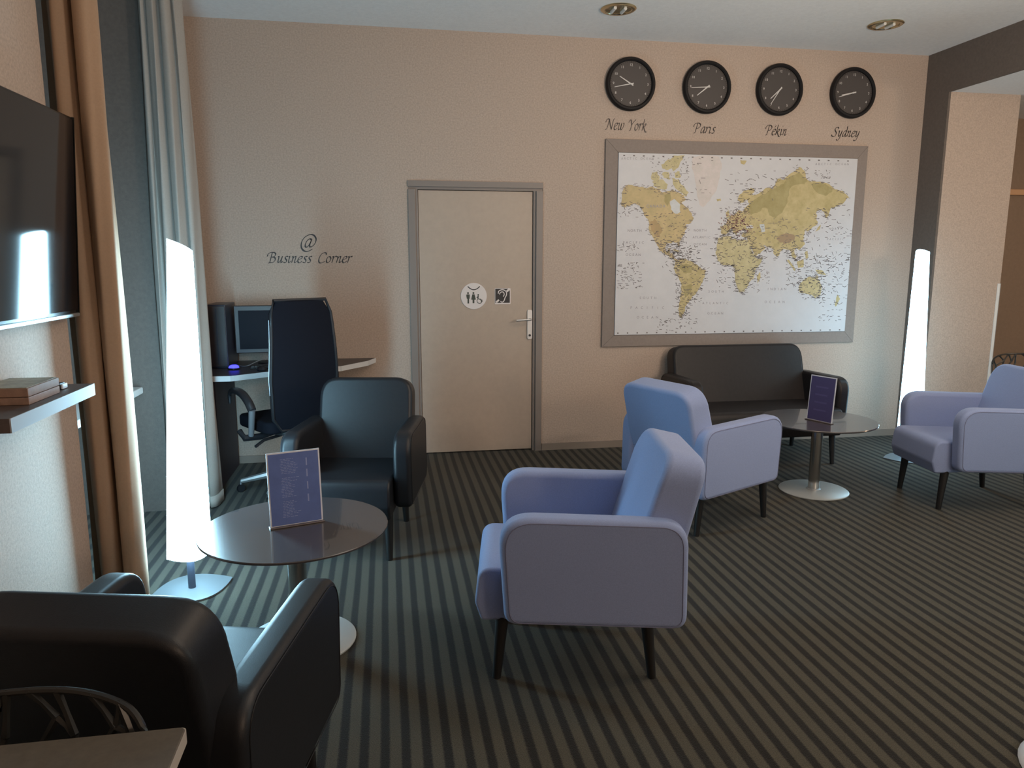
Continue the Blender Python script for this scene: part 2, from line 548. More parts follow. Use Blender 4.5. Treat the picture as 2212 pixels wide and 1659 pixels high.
ribbon(wc, [(0.034, 0.004), (0.032, -0.022), (0.052, -0.024), (0.060, -0.042), (0.066, -0.040)], 0.008, yy)
ribbon(wc, [(0.034, -0.004), (0.022, -0.012)], 0.007, yy)
ribbon(wc, [(0.044 + 0.020 * math.cos(a), -0.036 + 0.020 * math.sin(a)) for a in [2.2 + i * 4.6 / 14 for i in range(15)]], 0.005, yy)
wc.build('wheelchair_print', M['green_print'], s)

s = thing('hearing_sign', 'small black square hearing loop sign beside round door sign', 'sign', (0.643, 0.0178, 1.243))
MB().prism(rounded([(-0.062, -0.062), (0.062, -0.062), (0.062, 0.062), (-0.062, 0.062)], 0.006, 3), -0.004, 0, 'y').build('plate', M['white_sign'], s)
bk = MB(); poly(bk, [(-0.058, -0.052), (0.056, -0.052), (0.056, 0.058), (-0.058, 0.058)], -0.0046); bk.build('black_field', M['black_print'], s)
er = MB()
ribbon(er, [(v[0], v[1]) for v in spline([(-0.036, 0.02), (-0.03, 0.040), (0.0, 0.050), (0.026, 0.036), (0.030, 0.012), (0.018, -0.014), (0.010, -0.036), (-0.004, -0.046), (-0.018, -0.040)], 5)], 0.007, -0.0052)
ribbon(er, [(v[0], v[1]) for v in spline([(-0.026, 0.014), (-0.016, 0.030), (0.004, 0.032), (0.012, 0.014), (0.004, -0.004)], 5)], 0.006, -0.0052)
ribbon(er, [(-0.052, -0.048), (-0.030, -0.028)], 0.014, -0.0053)
ribbon(er, [(0.032, 0.036), (0.054, 0.056)], 0.016, -0.0053)
er.build('ear_print', M['white_sign'], s)

# ------------------------------------------------------------------ calligraphic wall lettering (broad-nib strokes)
GL = {
    'N': (1.25, [[(-.42, 1.05), (-.36, 1.35), (-.1, 1.55), (.18, 1.5)], [(.18, 1.5), (.08, .6), (-.05, .08), (-.3, -.02)], [(.18, 1.5), (.5, .7), (.88, 0)], [(.88, 0), (.92, .8), (1.0, 1.45), (1.2, 1.6)]]),
    'Y': (1.05, [[(-.22, 1.1), (-.12, 1.42), (.1, 1.5), (.25, 1.2), (.42, .72)], [(1.1, 1.6), (.75, 1.25), (.42, .72), (.32, 0), (.15, -.03)]]),
    'P': (.95, [[(-.4, .95), (-.36, 1.3), (0, 1.56), (.5, 1.54), (.78, 1.25), (.62, .85), (.2, .7)], [(.2, 1.5), (.12, .6), (.02, .02), (-.15, -.03)]]),
    'S': (.95, [[(.88, 1.32), (.72, 1.54), (.4, 1.5), (.2, 1.2), (.38, .88), (.62, .58), (.56, .15), (.22, -.05), (-.18, .1), (-.2, .3)]]),
    'B': (1.05, [[(-.4, .95), (-.36, 1.3), (0, 1.56), (.5, 1.54), (.72, 1.3), (.6, .98), (.25, .85)], [(.25, .85), (.66, .78), (.78, .4), (.5, .03), (.05, .0)], [(.2, 1.5), (.12, .6), (.05, 0), (-.12, -.03)]]),
    'C': (1.05, [[(.98, 1.2), (.92, 1.48), (.62, 1.55), (.22, 1.25), (.02, .6), (.1, .1), (.42, -.06), (.95, .2)]]),
    'e': (.68, [[(.05, .5), (.42, .6), (.58, .84), (.42, 1.0), (.15, .82), (0, .42), (.12, .04), (.36, 0), (.66, .26)]]),
    'w': (1.18, [[(-.02, .85), (.1, 1), (.16, .8), (.12, .2), (.26, 0), (.5, .3), (.62, .98)], [(.62, .98), (.58, .2), (.74, 0), (1.0, .4), (1.08, .85), (.96, 1.02)]]),
    'o': (.74, [[(.4, 1), (.12, .8), (0, .35), (.18, 0), (.46, .15), (.62, .6), (.4, 1)]]),
    'r': (.58, [[(-.02, .85), (.1, 1), (.12, .6), (.04, 0)], [(.1, .6), (.3, .92), (.5, 1.02), (.56, .86)]]),
    'k': (.82, [[(.16, 1.7), (.1, .9), (.02, 0)], [(.08, .45), (.4, .95), (.58, .95), (.5, .65), (.14, .52)], [(.2, .52), (.5, .05), (.72, -.2), (.95, -.2)]]),
    'a': (.8, [[(.62, .92), (.38, 1), (.1, .62), (.06, .15), (.22, .0), (.5, .45), (.64, 1)], [(.64, 1), (.56, .2), (.64, 0), (.84, .24)]]),
    'i': (.4, [[(-.02, .85), (.1, 1), (.1, .7), (.06, .15), (.16, 0), (.36, .24)], [(.2, 1.4), (.24, 1.48)]]),
    's': (.58, [[(.52, .9), (.38, 1), (.14, .85), (.22, .6), (.42, .35), (.32, .02), (.0, .06)]]),
    'é': (.68, [[(.05, .5), (.42, .6), (.58, .84), (.42, 1.0), (.15, .82), (0, .42), (.12, .04), (.36, 0), (.66, .26)], [(.3, 1.25), (.52, 1.55)]]),
    'n': (.8, [[(-.02, .85), (.1, 1), (.12, .6), (.04, 0)], [(.1, .55), (.36, .95), (.52, .95), (.5, .55), (.44, .12), (.54, 0), (.74, .24)]]),
    'y': (.78, [[(-.02, .85), (.1, 1), (.14, .7), (.12, .2), (.26, .02), (.5, .45), (.64, 1)], [(.64, 1), (.54, .2), (.36, -.45), (.1, -.66), (-.14, -.5)]]),
    'd': (.82, [[(.62, .92), (.38, 1), (.1, .62), (.06, .15), (.22, 0), (.5, .45), (.66, 1)], [(.62, 1.75), (.68, 1.3), (.56, .2), (.64, 0), (.84, .24)]]),
    'u': (.8, [[(-.02, .85), (.1, 1), (.12, .7), (.08, .2), (.22, 0), (.46, .4), (.6, 1)], [(.6, 1), (.52, .2), (.6, 0), (.8, .24)]]),
    '@': (2.0, [[(1.28, 1.15), (1.1, 1.32), (.8, 1.15), (.6, .7), (.66, .35), (.9, .34), (1.15, .75), (1.3, 1.25)], [(1.3, 1.25), (1.16, .6), (1.22, .34), (1.5, .42), (1.78, .8), (1.82, 1.3), (1.5, 1.72), (1.0, 1.82), (.4, 1.5), (.1, .9), (.18, .25), (.6, -.16), (1.1, -.18), (1.55, .08)]]),
    ' ': (.85, []),
}


def letter_width(txt):
    return sum(GL[c][0] for c in txt) + 0.08 * len(txt)


def lettering(txt, x0, x1, zbase, xh, label, nib=0.20, name='wall_lettering'):
    mb = MB()
    sx = (x1 - x0) / letter_width(txt)
    adv = 0.0
    a = math.radians(42)
    nx, nz = math.cos(a) * nib / 2, math.sin(a) * nib / 2
    for c in txt:
        w, strokes = GL[c]
        for st in strokes:
            pts = spline([(p[0], p[1]) for p in st], 7)
            for p, q in zip(pts, pts[1:]):
                t = 0.10 * math.sin(0)
                quad = [(p[0] - nx, p[1] - nz), (q[0] - nx, q[1] - nz), (q[0] + nx, q[1] + nz), (p[0] + nx, p[1] + nz)]
                # a thin edge so that hairlines never vanish
                d = Vector((q[0] - p[0], q[1] - p[1])).normalized()
                h = Vector((-d.y, d.x)) * 0.05
                quad2 = [(p[0] - h.x, p[1] - h.y), (q[0] - h.x, q[1] - h.y), (q[0] + h.x, q[1] + h.y), (p[0] + h.x, p[1] + h.y)]
                for kq, Q in enumerate((quad, quad2)):
                    mb.add([((X + adv + 0.20 * Z) * sx, -0.0012 - 0.0002 * kq, Z * xh) for X, Z in Q], [(0, 1, 2, 3)])
        adv += w + 0.08
    o = mb.build(name, M['vinyl'], loc=(x0 - 0.05 * sx, 0, zbase))
    return tag(o, label, 'lettering')


lettering('New York', 1.452, 1.77, 2.508, 0.050, "dark script words New York on wall under first clock")
lettering('Paris', 2.165, 2.335, 2.503, 0.047, "dark script word Paris on wall under second clock")
lettering('Pékin', 2.77, 2.945, 2.505, 0.047, "dark script word Pékin on wall under third clock")
lettering('Sydney', 3.345, 3.585, 2.510, 0.046, "dark script word Sydney on wall under fourth clock")
lettering('Business Corner', -1.085, -0.495, 1.500, 0.047, "dark script words Business Corner on wall above the desk", 0.20)
lettering('@', -0.865, -0.745, 1.594, 0.060, "large dark at symbol on wall above the desk", 0.19)


# ------------------------------------------------------------------ clocks
def text_mesh(txt, size, align='CENTER'):
    cu = bpy.data.curves.new('t', 'FONT')
    cu.body = txt
    cu.size = size
    cu.align_x = align
    cu.align_y = 'CENTER'
    cu.resolution_u = 2
    o = bpy.data.objects.new('t', cu)
    COL.objects.link(o)
    dg = bpy.context.evaluated_depsgraph_get()
    dg.update()
    me = bpy.data.meshes.new_from_object(o.evaluated_get(dg))
    vs = [tuple(v.co) for v in me.vertices]
    fs = [tuple(p.vertices) for p in me.polygons]
    bpy.data.objects.remove(o)
    bpy.data.curves.remove(cu)
    bpy.data.meshes.remove(me)
    return vs, fs


DIG = {str(i): text_mesh(str(i), 0.026) for i in range(1, 13)}


def clock(x, z, hour_deg, min_deg, label, R=0.196):
    t = thing('wall_clock', label, 'clock', (x, 0, z), 0, 'clocks in a row on the wall')
    rx = Matrix.Rotation(PI / 2, 4, 'X')
    k = R / 0.196
    rim = MB().lathe([(0.172, 0.0), (0.190, 0.0), (0.196, 0.012), (0.194, 0.034), (0.186, 0.044), (0.174, 0.046), (0.166, 0.038), (0.165, 0.024)], 0, 0, 56)
    rim.f = [f for f in rim.f if len(f) == 4]
    rim.xf(Matrix.Scale(k, 4) @ rx).build('rim', M['clock_rim'], t, smooth=True)
    MB().lathe([(0.0, 0.004), (0.172, 0.004), (0.172, 0.025), (0.0, 0.025)], 0, 0, 56).xf(Matrix.Scale(k, 4) @ rx).build('dial', M['clock_dial'], t, smooth=True)
    nb = MB()
    for i in range(1, 13):
        a = PI / 2 - i * PI / 6
        vs, fs = DIG[str(i)]
        nb.add([((v[0] + 0.136 * math.cos(a)) * k, -0.0262 * k, (v[1] + 0.136 * math.sin(a)) * k) for v in vs], fs)
    nb.build('numerals', M['clock_white'], t)['kind'] = 'stuff'
    tk = MB()
    for i in range(60):
        a = i * PI / 30
        c, sn = math.cos(a), math.sin(a)
        w = 0.0012 if i % 5 else 0.0022
        tk.add([((r * c - q * w * sn) * k, -0.0260 * k, (r * sn + q * w * c) * k) for r, q in ((0.154, -1), (0.161, -1), (0.161, 1), (0.154, 1))], [(0, 1, 2, 3)])
    tk.build('minute_ticks', M['clock_rim'], t)['kind'] = 'stuff'
    for nm, deg, ln, w, yo in (('hour_hand', hour_deg, 0.104, 0.0052, 0.029), ('minute_hand', min_deg, 0.132, 0.0040, 0.031)):
        a = PI / 2 - math.radians(deg)
        h = MB().box(-0.022, ln, -yo - 0.0006, -yo + 0.0006, -w, w)
        h.v = [(p[0], p[1], p[2] * (0.55 if p[0] > 0.05 else 1)) for p in h.v]
        h.xf(Matrix.Scale(k, 4) @ Matrix.Rotation(-a, 4, 'Y')).build(nm, M['clock_white'], t)
    MB().lathe([(0.0, 0.0255), (0.007, 0.0255), (0.006, 0.033), (0.0, 0.034)], 0, 0, 14).xf(Matrix.Scale(k, 4) @ rx).build('hub', M['clock_white'], t, smooth=True)


clock(1.624, 2.840, 300, 258, 'round black wall clock above the words New York')
clock(2.241, 2.840, 232, 266, 'round black wall clock above the word Paris')
clock(2.848, 2.845, 227, 213, 'round black wall clock above the word Pékin')
clock(3.484, 2.844, 258, 254, 'round black wall clock above the word Sydney')

# ------------------------------------------------------------------ world map
mp = thing('world_map', 'large framed world map on wall above dark sofa', 'map', (2.548, 0, 1.635))
mx0, mx1, mz0, mz1 = 1.4396 - 2.548, 3.6569 - 2.548, 0.8337 - 1.635, 2.4371 - 1.635
qx0, qx1, qz0, qz1 = 1.5391 - 2.548, 3.5671 - 2.548, 0.9266 - 1.635, 2.3382 - 1.635
# board built as four mitred rails round a backing
MB().box(qx0 - 0.01, qx1 + 0.01, -0.012, 0, qz0 - 0.01, qz1 + 0.01).build('backing', M['board'], mp)
for P4 in ([(mx0, mz0), (mx1, mz0), (qx1, qz0), (qx0, qz0)], [(mx1, mz0), (mx1, mz1), (qx1, qz1), (qx1, qz0)],
           [(mx1, mz1), (mx0, mz1), (qx0, qz1), (qx1, qz1)], [(mx0, mz1), (mx0, mz0), (qx0, qz0), (qx0, qz1)]):
    MB().prism(P4, -0.022, -0.001, 'y').build('frame_rail', M['board'], mp, bevel=0.002, seg=1)
MB().box(qx0 + 0.002, qx1 - 0.002, -0.030, -0.012, qz0 + 0.002, qz1 - 0.002).build('print', M['map_sea'], mp, bevel=0.001, seg=1)

# traced outlines, in a 2118 x 1659 drawing frame whose print corners are C4
C4 = [(188, 147), (2010, 182), (1905, 1500), (158, 1532)]      # TL TR BR BL


def homog(src):
    import numpy as np
    A, b = [], []
    for (x, y), (u, v) in zip(src, [(0, 1), (1, 1), (1, 0), (0, 0)]):
        A.append([x, y, 1, 0, 0, 0, -u * x, -u * y]); b.append(u)
        A.append([0, 0, 0, x, y, 1, -v * x, -v * y]); b.append(v)
    h = np.linalg.solve(np.array(A, float), np.array(b, float))
    return h


HM = homog(C4)


def muv(x, y):
    w = HM[6] * x + HM[7] * y + 1
    u, v = (HM[0] * x + HM[1] * y + HM[2]) / w, (HM[3] * x + HM[4] * y + HM[5]) / w
    return qx0 + u * (qx1 - qx0), qz0 + v * (qz1 - qz0)


def land_mat(name, c, lo):
    return mat(name, c, 0.55, noise=(14, 0.16), alt=lo)


LM = {
    'sand': land_mat('map_sand', (0.50, 0.385, 0.20), (0.44, 0.36, 0.18)),
    'khaki': land_mat('map_khaki', (0.50, 0.415, 0.22), (0.42, 0.345, 0.155)),
    'olive': land_mat('map_olive', (0.37, 0.315, 0.15), (0.33, 0.275, 0.11)),
    'pale': land_mat('map_pale', (0.51, 0.45, 0.265), (0.44, 0.385, 0.20)),
    'ice': land_mat('map_ice', (0.57, 0.51, 0.50), (0.55, 0.52, 0.49)),
    'brown': land_mat('map_brown', (0.31, 0.215, 0.13), (0.36, 0.26, 0.15)),
    'rust': land_mat('map_rust', (0.40, 0.27, 0.13), (0.38, 0.29, 0.14)),
    'lake': land_mat('map_lake', (0.53, 0.55, 0.56), (0.50, 0.53, 0.53)),
}
NAM = [(205, 545), (215, 490), (225, 430), (240, 400), (290, 395), (350, 410), (400, 420), (440, 405), (480, 420), (520, 450), (560, 440), (600, 430), (640, 450), (680, 470), (700, 500), (665, 530), (700, 560), (735, 600), (755, 640), (735, 680), (700, 690), (705, 720), (690, 760), (670, 790), (655, 815), (650, 850), (640, 860), (630, 830), (600, 825), (560, 835), (545, 860), (535, 885), (555, 900), (565, 870), (580, 870), (575, 905), (600, 920), (615, 950), (640, 965), (620, 968), (590, 945), (560, 922), (520, 905), (495, 880), (475, 835), (455, 800), (430, 770), (415, 720), (415, 670), (390, 630), (370, 590), (345, 550), (310, 535), (280, 550), (240, 565), (225, 560)]
SAM = [(620, 970), (650, 960), (690, 950), (740, 970), (770, 990), (820, 1030), (850, 1045), (840, 1090), (810, 1150), (790, 1190), (760, 1230), (735, 1260), (710, 1290), (690, 1330), (680, 1370), (665, 1400), (650, 1390), (640, 1330), (650, 1280), (660, 1220), (665, 1150), (640, 1090), (615, 1050), (605, 1020)]
EUR = [(965, 740), (960, 705), (1000, 690), (1010, 650), (1050, 620), (1080, 605), (1100, 580), (1130, 590), (1150, 560), (1180, 530), (1160, 500), (1140, 520), (1110, 530), (1090, 500), (1110, 460), (1150, 430), (1190, 410), (1220, 430), (1200, 470), (1250, 455), (1270, 440), (1310, 410), (1360, 420), (1380, 370), (1400, 340), (1440, 350), (1480, 310), (1530, 280), (1560, 250), (1600, 280), (1610, 330), (1650, 360), (1720, 360), (1790, 380), (1830, 420), (1890, 430), (1940, 480), (1900, 520), (1850, 550), (1800, 562), (1785, 620), (1765, 640), (1750, 600), (1730, 570), (1690, 590), (1690, 640), (1700, 680), (1650, 720), (1620, 745), (1600, 722), (1600, 760), (1590, 800), (1600, 840), (1560, 880), (1530, 870), (1520, 890), (1540, 930), (1530, 960), (1500, 930), (1490, 890), (1460, 880), (1440, 870), (1410, 900), (1390, 950), (1370, 920), (1350, 870), (1310, 860), (1280, 840), (1300, 870), (1260, 910), (1220, 930), (1200, 880), (1170, 830), (1160, 790), (1120, 780), (1130, 750), (1170, 750), (1150, 730), (1100, 740), (1080, 770), (1050, 740), (1040, 720), (1020, 750), (1000, 770), (970, 765)]
AFR = [(940, 800), (970, 785), (1040, 780), (1050, 800), (1100, 810), (1160, 810), (1185, 850), (1215, 920), (1240, 950), (1280, 935), (1260, 990), (1220, 1040), (1210, 1100), (1170, 1150), (1140, 1200), (1100, 1205), (1080, 1150), (1070, 1090), (1070, 1030), (1040, 1000), (980, 1000), (940, 970), (925, 920), (930, 850)]
AUS = [(1560, 1150), (1590, 1110), (1640, 1080), (1670, 1100), (1690, 1070), (1710, 1110), (1730, 1160), (1720, 1220), (1680, 1250), (1650, 1220), (1600, 1210), (1560, 1200)]
GRE = [(750, 180), (830, 165), (950, 175), (970, 230), (955, 330), (930, 430), (880, 510), (830, 560), (800, 540), (780, 450), (765, 350), (740, 260)]
ISL = [[(440, 300), (480, 290), (500, 340), (470, 370), (435, 350)], [(510, 240), (560, 200), (600, 185), (600, 260), (560, 280), (520, 270)],
       [(600, 170), (690, 168), (660, 210), (640, 260), (600, 290), (590, 220)], [(590, 340), (640, 350), (680, 400), (720, 450), (700, 480), (660, 450), (620, 420), (600, 390)],
       [(440, 370), (520, 350), (560, 390), (540, 430), (470, 410)], [(610, 300), (650, 290), (660, 330), (620, 340)], [(520, 300), (570, 300), (580, 350), (530, 340)]]
SML = [[(1235, 1080), (1260, 1050), (1265, 1090), (1240, 1140)], [(1000, 600), (1020, 580), (1030, 630), (1005, 650)], [(1680, 745), (1700, 710), (1722, 690), (1715, 725)],
       [(1462, 960), (1478, 955), (1530, 1030), (1520, 1042)], [(1540, 970), (1590, 950), (1592, 1010), (1550, 1020)], [(1680, 1030), (1740, 1040), (1762, 1072), (1700, 1062)],
       [(1850, 1220), (1870, 1250), (1835, 1312), (1828, 1292)], [(930, 498), (960, 495), (962, 512), (932, 514)], [(1110, 200), (1160, 205), (1140, 235), (1115, 228)], [(600, 880), (650, 892), (640, 900), (602, 890)], [(1600, 900), (1622, 890), (1625, 940), (1608, 950)]]
ycount = [0]


def lands(polys, m, name, depth):
    mb = MB()
    for k_, P in enumerate(polys):
        pts = [muv(*q) for q in P]
        vs = [Vector((x, z, 0)) for x, z in pts]
        mb.add([(x, -depth - 0.00006 * (k_ % 5) * (len(polys) > 3), z) for x, z in pts], [tuple(f) for f in tessellate_polygon([vs])])
    return mb.build(name, m, mp)


def jag(P, amp=9, n=3):
    out = []
    for i, a in enumerate(P):
        b = P[(i + 1) % len(P)]
        for j in range(n):
            t = j / n
            k = 0 if j == 0 else amp
            out.append((a[0] + (b[0] - a[0]) * t + random.uniform(-k, k), a[1] + (b[1] - a[1]) * t + random.uniform(-k, k)))
    return out


lands([jag(NAM, 6)], LM['sand'], 'north_america_print', 0.0306)
lands([jag(SAM, 6)], LM['khaki'], 'south_america_print', 0.0306)
lands([jag(EUR, 6)], LM['khaki'], 'eurasia_print', 0.0306)
lands([jag(AFR, 6)], LM['pale'], 'africa_print', 0.0307)
lands([jag(AUS, 6)], LM['khaki'], 'australia_print', 0.0306)
lands([jag(GRE, 5)], LM['ice'], 'greenland_print', 0.0306)
lands([jag(P, 7) for P in ISL] , LM['pale'], 'arctic_islands_print', 0.0308)['kind'] = 'stuff'
lands([jag(P, 3) for P in SML], LM['khaki'], 'islands_print', 0.0306)['kind'] = 'stuff'
# relief tints
lands([jag([(1180, 540), (1250, 480), (1320, 440), (1390, 400), (1440, 380), (1480, 330), (1560, 290), (1620, 350), (1600, 380), (1500, 400), (1480, 440), (1470, 520), (1430, 600), (1380, 640), (1330, 620), (1300, 560), (1240, 600), (1190, 620), (1160, 590)], 8), jag([(1650, 380), (1730, 370), (1800, 400), (1810, 440), (1760, 470), (1690, 440)], 8)], LM['olive'], 'lowland_print', 0.0309)
lands([jag([(1385, 790), (1420, 765), (1480, 760), (1525, 775), (1520, 810), (1480, 830), (1440, 835), (1400, 815)], 8)], LM['brown'], 'plateau_print', 0.0310)
lands([jag([(425, 680), (460, 650), (500, 690), (520, 740), (500, 790), (460, 780), (435, 740)], 8)], LM['rust'], 'mountain_print', 0.0310)
lands([jag([(535, 470), (580, 450), (585, 500), (560, 560), (535, 520)], 6)], LM['olive'], 'tundra_print', 0.0310)
lands([jag([(640, 1010), (700, 990), (760, 1020), (740, 1060), (680, 1060)], 8), jag([(670, 1160), (740, 1140), (730, 1220), (690, 1240)], 8)], LM['olive'], 'basin_print', 0.0310)['kind'] = 'stuff'
lands([jag([(575, 520), (610, 500), (655, 540), (655, 600), (620, 612), (585, 580)], 5), jag([(1255, 690), (1290, 685), (1300, 740), (1270, 750)], 4), jag([(1150, 700), (1200, 695), (1210, 715), (1160, 722)], 3)], LM['lake'], 'inland_sea_print', 0.0311)['kind'] = 'stuff'
# tiny place names: too small to read in the photograph, kept as ink flecks
ink = MB()


def fleck(x, y, w, h, ang=0.0, d=0.0314):
    c, s_ = math.cos(ang), math.sin(ang)
    pts = [muv(x + (a * w * c - b * h * s_), y + (a * w * s_ + b * h * c)) for a, b in ((-.5, -.5), (.5, -.5), (.5, .5), (-.5, .5))]
    ink.add([(px, -d, pz) for px, pz in pts], [(0, 1, 2, 3)])


def inside(P, x, y):
    c = False
    for i in range(len(P)):
        x1, y1 = P[i - 1]; x2, y2 = P[i]
        if (y1 > y) != (y2 > y) and x < (x2 - x1) * (y - y1) / (y2 - y1) + x1:
            c = not c
    return c


for P, dens in ((NAM, 2), (SAM, 3), (EUR, 2), (AFR, 4), (AUS, 3)):
    for i in range(len(P)):
        a, b = P[i - 1], P[i]
        for _ in range(dens * 2):
            t = random.random()
            fleck(a[0] + (b[0] - a[0]) * t + random.gauss(0, 16), a[1] + (b[1] - a[1]) * t + random.gauss(0, 12), random.uniform(10, 30), random.uniform(2, 4.5), random.choice([0, 0, 0, .5, -.5]))
for (x0, x1, y0, y1, n, w) in ((430, 720, 180, 480, 110, 10), (960, 1190, 560, 800, 190, 12), (930, 1260, 800, 1200, 130, 18), (620, 820, 970, 1280, 80, 16), (460, 700, 600, 880, 90, 16), (560, 800, 850, 960, 70, 22), (1180, 1560, 640, 900, 110, 18), (1460, 1940, 900, 1160, 210, 20), (1550, 1740, 1080, 1260, 40, 16), (1610, 1960, 560, 900, 70, 18), (180, 380, 980, 1180, 80, 16), (190, 380, 570, 640, 20, 20), (1160, 1330, 1030, 1150, 40, 14), (1690, 1920, 1150, 1420, 60, 16), (1680, 1800, 270, 340, 24, 12), (180, 340, 840, 900, 22, 18), (480, 780, 1400, 1500, 50, 14), (640, 900, 180, 520, 24, 24), (980, 1400, 270, 500, 26, 24), (600, 740, 1180, 1380, 30, 20), (520, 760, 880, 1020, 40, 20)):
    for _ in range(n):
        fleck(random.uniform(x0, x1), random.uniform(y0, y1), random.uniform(0.5, 1.5) * w, random.uniform(2, 4), random.choice([0, 0, 0, .4, -.6, 1.2]))
for i in range(24):
    fleck(230 + i * 74, 172 + i * 1.3, 14, 8)
    fleck(185 + i * 73, 1515 - i * 1.2, 10, 9)
ink_black, ink = ink, MB()
for _ in range(150):
    fleck(random.gauss(1080, 55), random.gauss(680, 45), random.uniform(6, 16), random.uniform(3, 6), random.choice([0, .4, -.6, 1.2]), 0.0318)
ink.build('city_print', mat('map_maroon_ink', (0.25, 0.12, 0.12), 0.6), mp)['kind'] = 'stuff'
ink = ink_black
o = ink.build('place_name_print', mat('map_ink', (0.15, 0.13, 0.13), 0.6), mp)
o['kind'] = 'stuff'
names = MB()
for txt, cx, cy, sp, sz in (('NORTH', 310, 742, 22, .028), ('PACIFIC', 300, 832, 24, .028), ('OCEAN', 300, 924, 24, .028), ('NORTH', 805, 738, 20, .026), ('ATLANTIC', 815, 790, 17, .026), ('OCEAN', 805, 842, 20, .026),
                            ('SOUTH', 410, 1250, 28, .028), ('PACIFIC', 405, 1324, 40, .028), ('OCEAN', 408, 1396, 36, .028), ('SOUTH', 925, 1200, 26, .026), ('ATLANTIC', 920, 1288, 26, .026), ('OCEAN', 920, 1365, 26, .026),
                            ('INDIAN', 1385, 1180, 26, .028), ('OCEAN', 1370, 1278, 34, .028), ('NORTH', 1835, 720, 22, .024), ('PACIFIC', 1835, 800, 20, .024), ('ARCTIC OCEAN', 1810, 228, 22, .024), ('ARCTIC OCEAN', 330, 196, 21, .024), ('CANADA', 470, 556, 25, .032)):
    for i, ch in enumerate(txt):
        if ch == ' ':
            continue
        vs, fs = text_mesh(ch, sz)
        ox, oz = muv(cx + (i - (len(txt) - 1) / 2) * sp, cy)
        names.add([(v[0] + ox, -0.0316, v[1] + oz) for v in vs], fs)
names.build('ocean_name_print', mat('map_grey_ink', (0.34, 0.33, 0.36), 0.6), mp)['kind'] = 'stuff'

# ------------------------------------------------------------------ ceiling downlights
for x, y, lab in ((1.317, -0.650, 'recessed brass ceiling downlight above the New York clock'), (3.274, -0.659, 'recessed brass ceiling downlight near the dark beam')):
    t = thing('ceiling_downlight', lab, 'ceiling light', (x, y, CEIL), 0, 'recessed ceiling downlights')
    rg = MB().lathe([(0.086, 0.0), (0.118, 0.0), (0.119, -0.004), (0.110, -0.010), (0.092, -0.010), (0.086, -0.004)], 0, 0, 36)
    rg.f = [f for f in rg.f if len(f) == 4]
    rg.add([], [])
    rg.build('ring', M['brass'], t, smooth=True)
    bw = MB().lathe([(0.090, -0.006), (0.080, -0.003), (0.060, -0.0015), (0.0, -0.001)], 0, 0, 36)
    bw.f = [f for f in bw.f if len(f) == 4]
    bw.build('reflector', M['brass'], t, smooth=True)
    for dx in (-0.035, 0.035):
        MB().tube([(dx, -0.045, -0.010), (dx, 0.045, -0.010)], 0.011, 8).build('bulb', M['white_paint'], t, smooth=True)


# ------------------------------------------------------------------ armchairs and sofa (origin: floor, midway between the front legs; +y goes to the back)
def make_chair(name, label, cat, fabric, seam, W=0.66, group=None):
    t = thing(name, label, cat, (0, 0, 0), 0, group)
    h = W / 2
    at = 0.092                                  # arm thickness
    arm = rounded([(0.03, 0.262), (0.005, 0.655), (0.662, 0.632), (0.668, 0.242)], [0.05, 0.115, 0.095, 0.05], 8)
    for sgn in (-1, 1):
        a = MB().prism(arm, sgn * h, sgn * (h - at), 'x').build('armrest', fabric, t, bevel=0.026, seg=5)
        c = Vector((0.335, 0.45))
        for off in (0.0,):
            loop = [Vector(p) for p in arm]
            # piping that follows the outline a little inside the outer face
            ins = [p + (c - p).normalized() * 0.022 for p in loop]
            MB().tube([(sgn * (h + 0.0003), p.x, p.y) for p in ins], 0.0016, 5, closed=True).build('seam', seam, a)
    hw = h - at - 0.004
    seat = rounded([(-0.055, 0.232), (-0.078, 0.30), (-0.062, 0.435), (0.56, 0.412), (0.60, 0.25)], [0.02, 0.05, 0.055, 0.02, 0.02], 6)
    MB().prism(seat, -hw, hw, 'x').build('seat', fabric, t, bevel=0.028, seg=4)
    # backrest: wedge with rounded upper corners
    bw = hw + 0.034
    outl = rounded([(-bw, 0.27), (bw, 0.27), (bw * 0.985, 0.855), (-bw * 0.985, 0.855)], [0.0, 0.0, 0.105, 0.105], 8)
    mb = MB()
    n = len(outl)

    def fy(z):
        return 0.415 + (z - 0.40) * 0.42 if z > 0.40 else 0.415

    def ry(z):
        return 0.60 + (z - 0.25) * 0.235
    vs = [(x, fy(z), z) for x, z in outl] + [(x, ry(z), z - 0.03 * max(0, (z - 0.6) / 0.25)) for x, z in outl]
    mb.add(vs, [tuple(range(n)), tuple(range(2 * n - 1, n - 1, -1))] + [(i, i + n, (i + 1) % n + n, (i + 1) % n) for i in range(n)])
    b = mb.build('backrest', fabric, t, bevel=0.024, seg=5)
    MB().tube([(-bw + 0.03, ry(0.44) + 0.0005, 0.44), (bw - 0.03, ry(0.44) + 0.0005, 0.44)], 0.0022, 5).build('seam', seam, b)
    lx = h - 0.12
    for sx in (-1, 1):
        MB().tube([(sx * lx, 0.02, 0.262), (sx * lx, 0.02, 0.228), (sx * (lx + 0.004), 0.0, 0.0)], [0.024, 0.024, 0.0155], 14).build('leg', M['black_wood'], t, smooth=True)
        MB().tube([(sx * lx, 0.545, 0.27), (sx * lx, 0.545, 0.24), (sx * (lx + 0.004), 0.572, 0.0)], [0.024, 0.024, 0.0155], 14).build('leg', M['black_wood'], t, smooth=True)
    return t


def place(t, c0, back_dir, label=None):
    """back_dir: horizontal direction from the front to the back of the seat"""
    a = math.atan2(-back_dir[0], back_dir[1])
    t.location = (c0[0], c0[1], 0)
    t.rotation_euler = (0, 0, a)
    if label:
        t['label'] = label
    return t


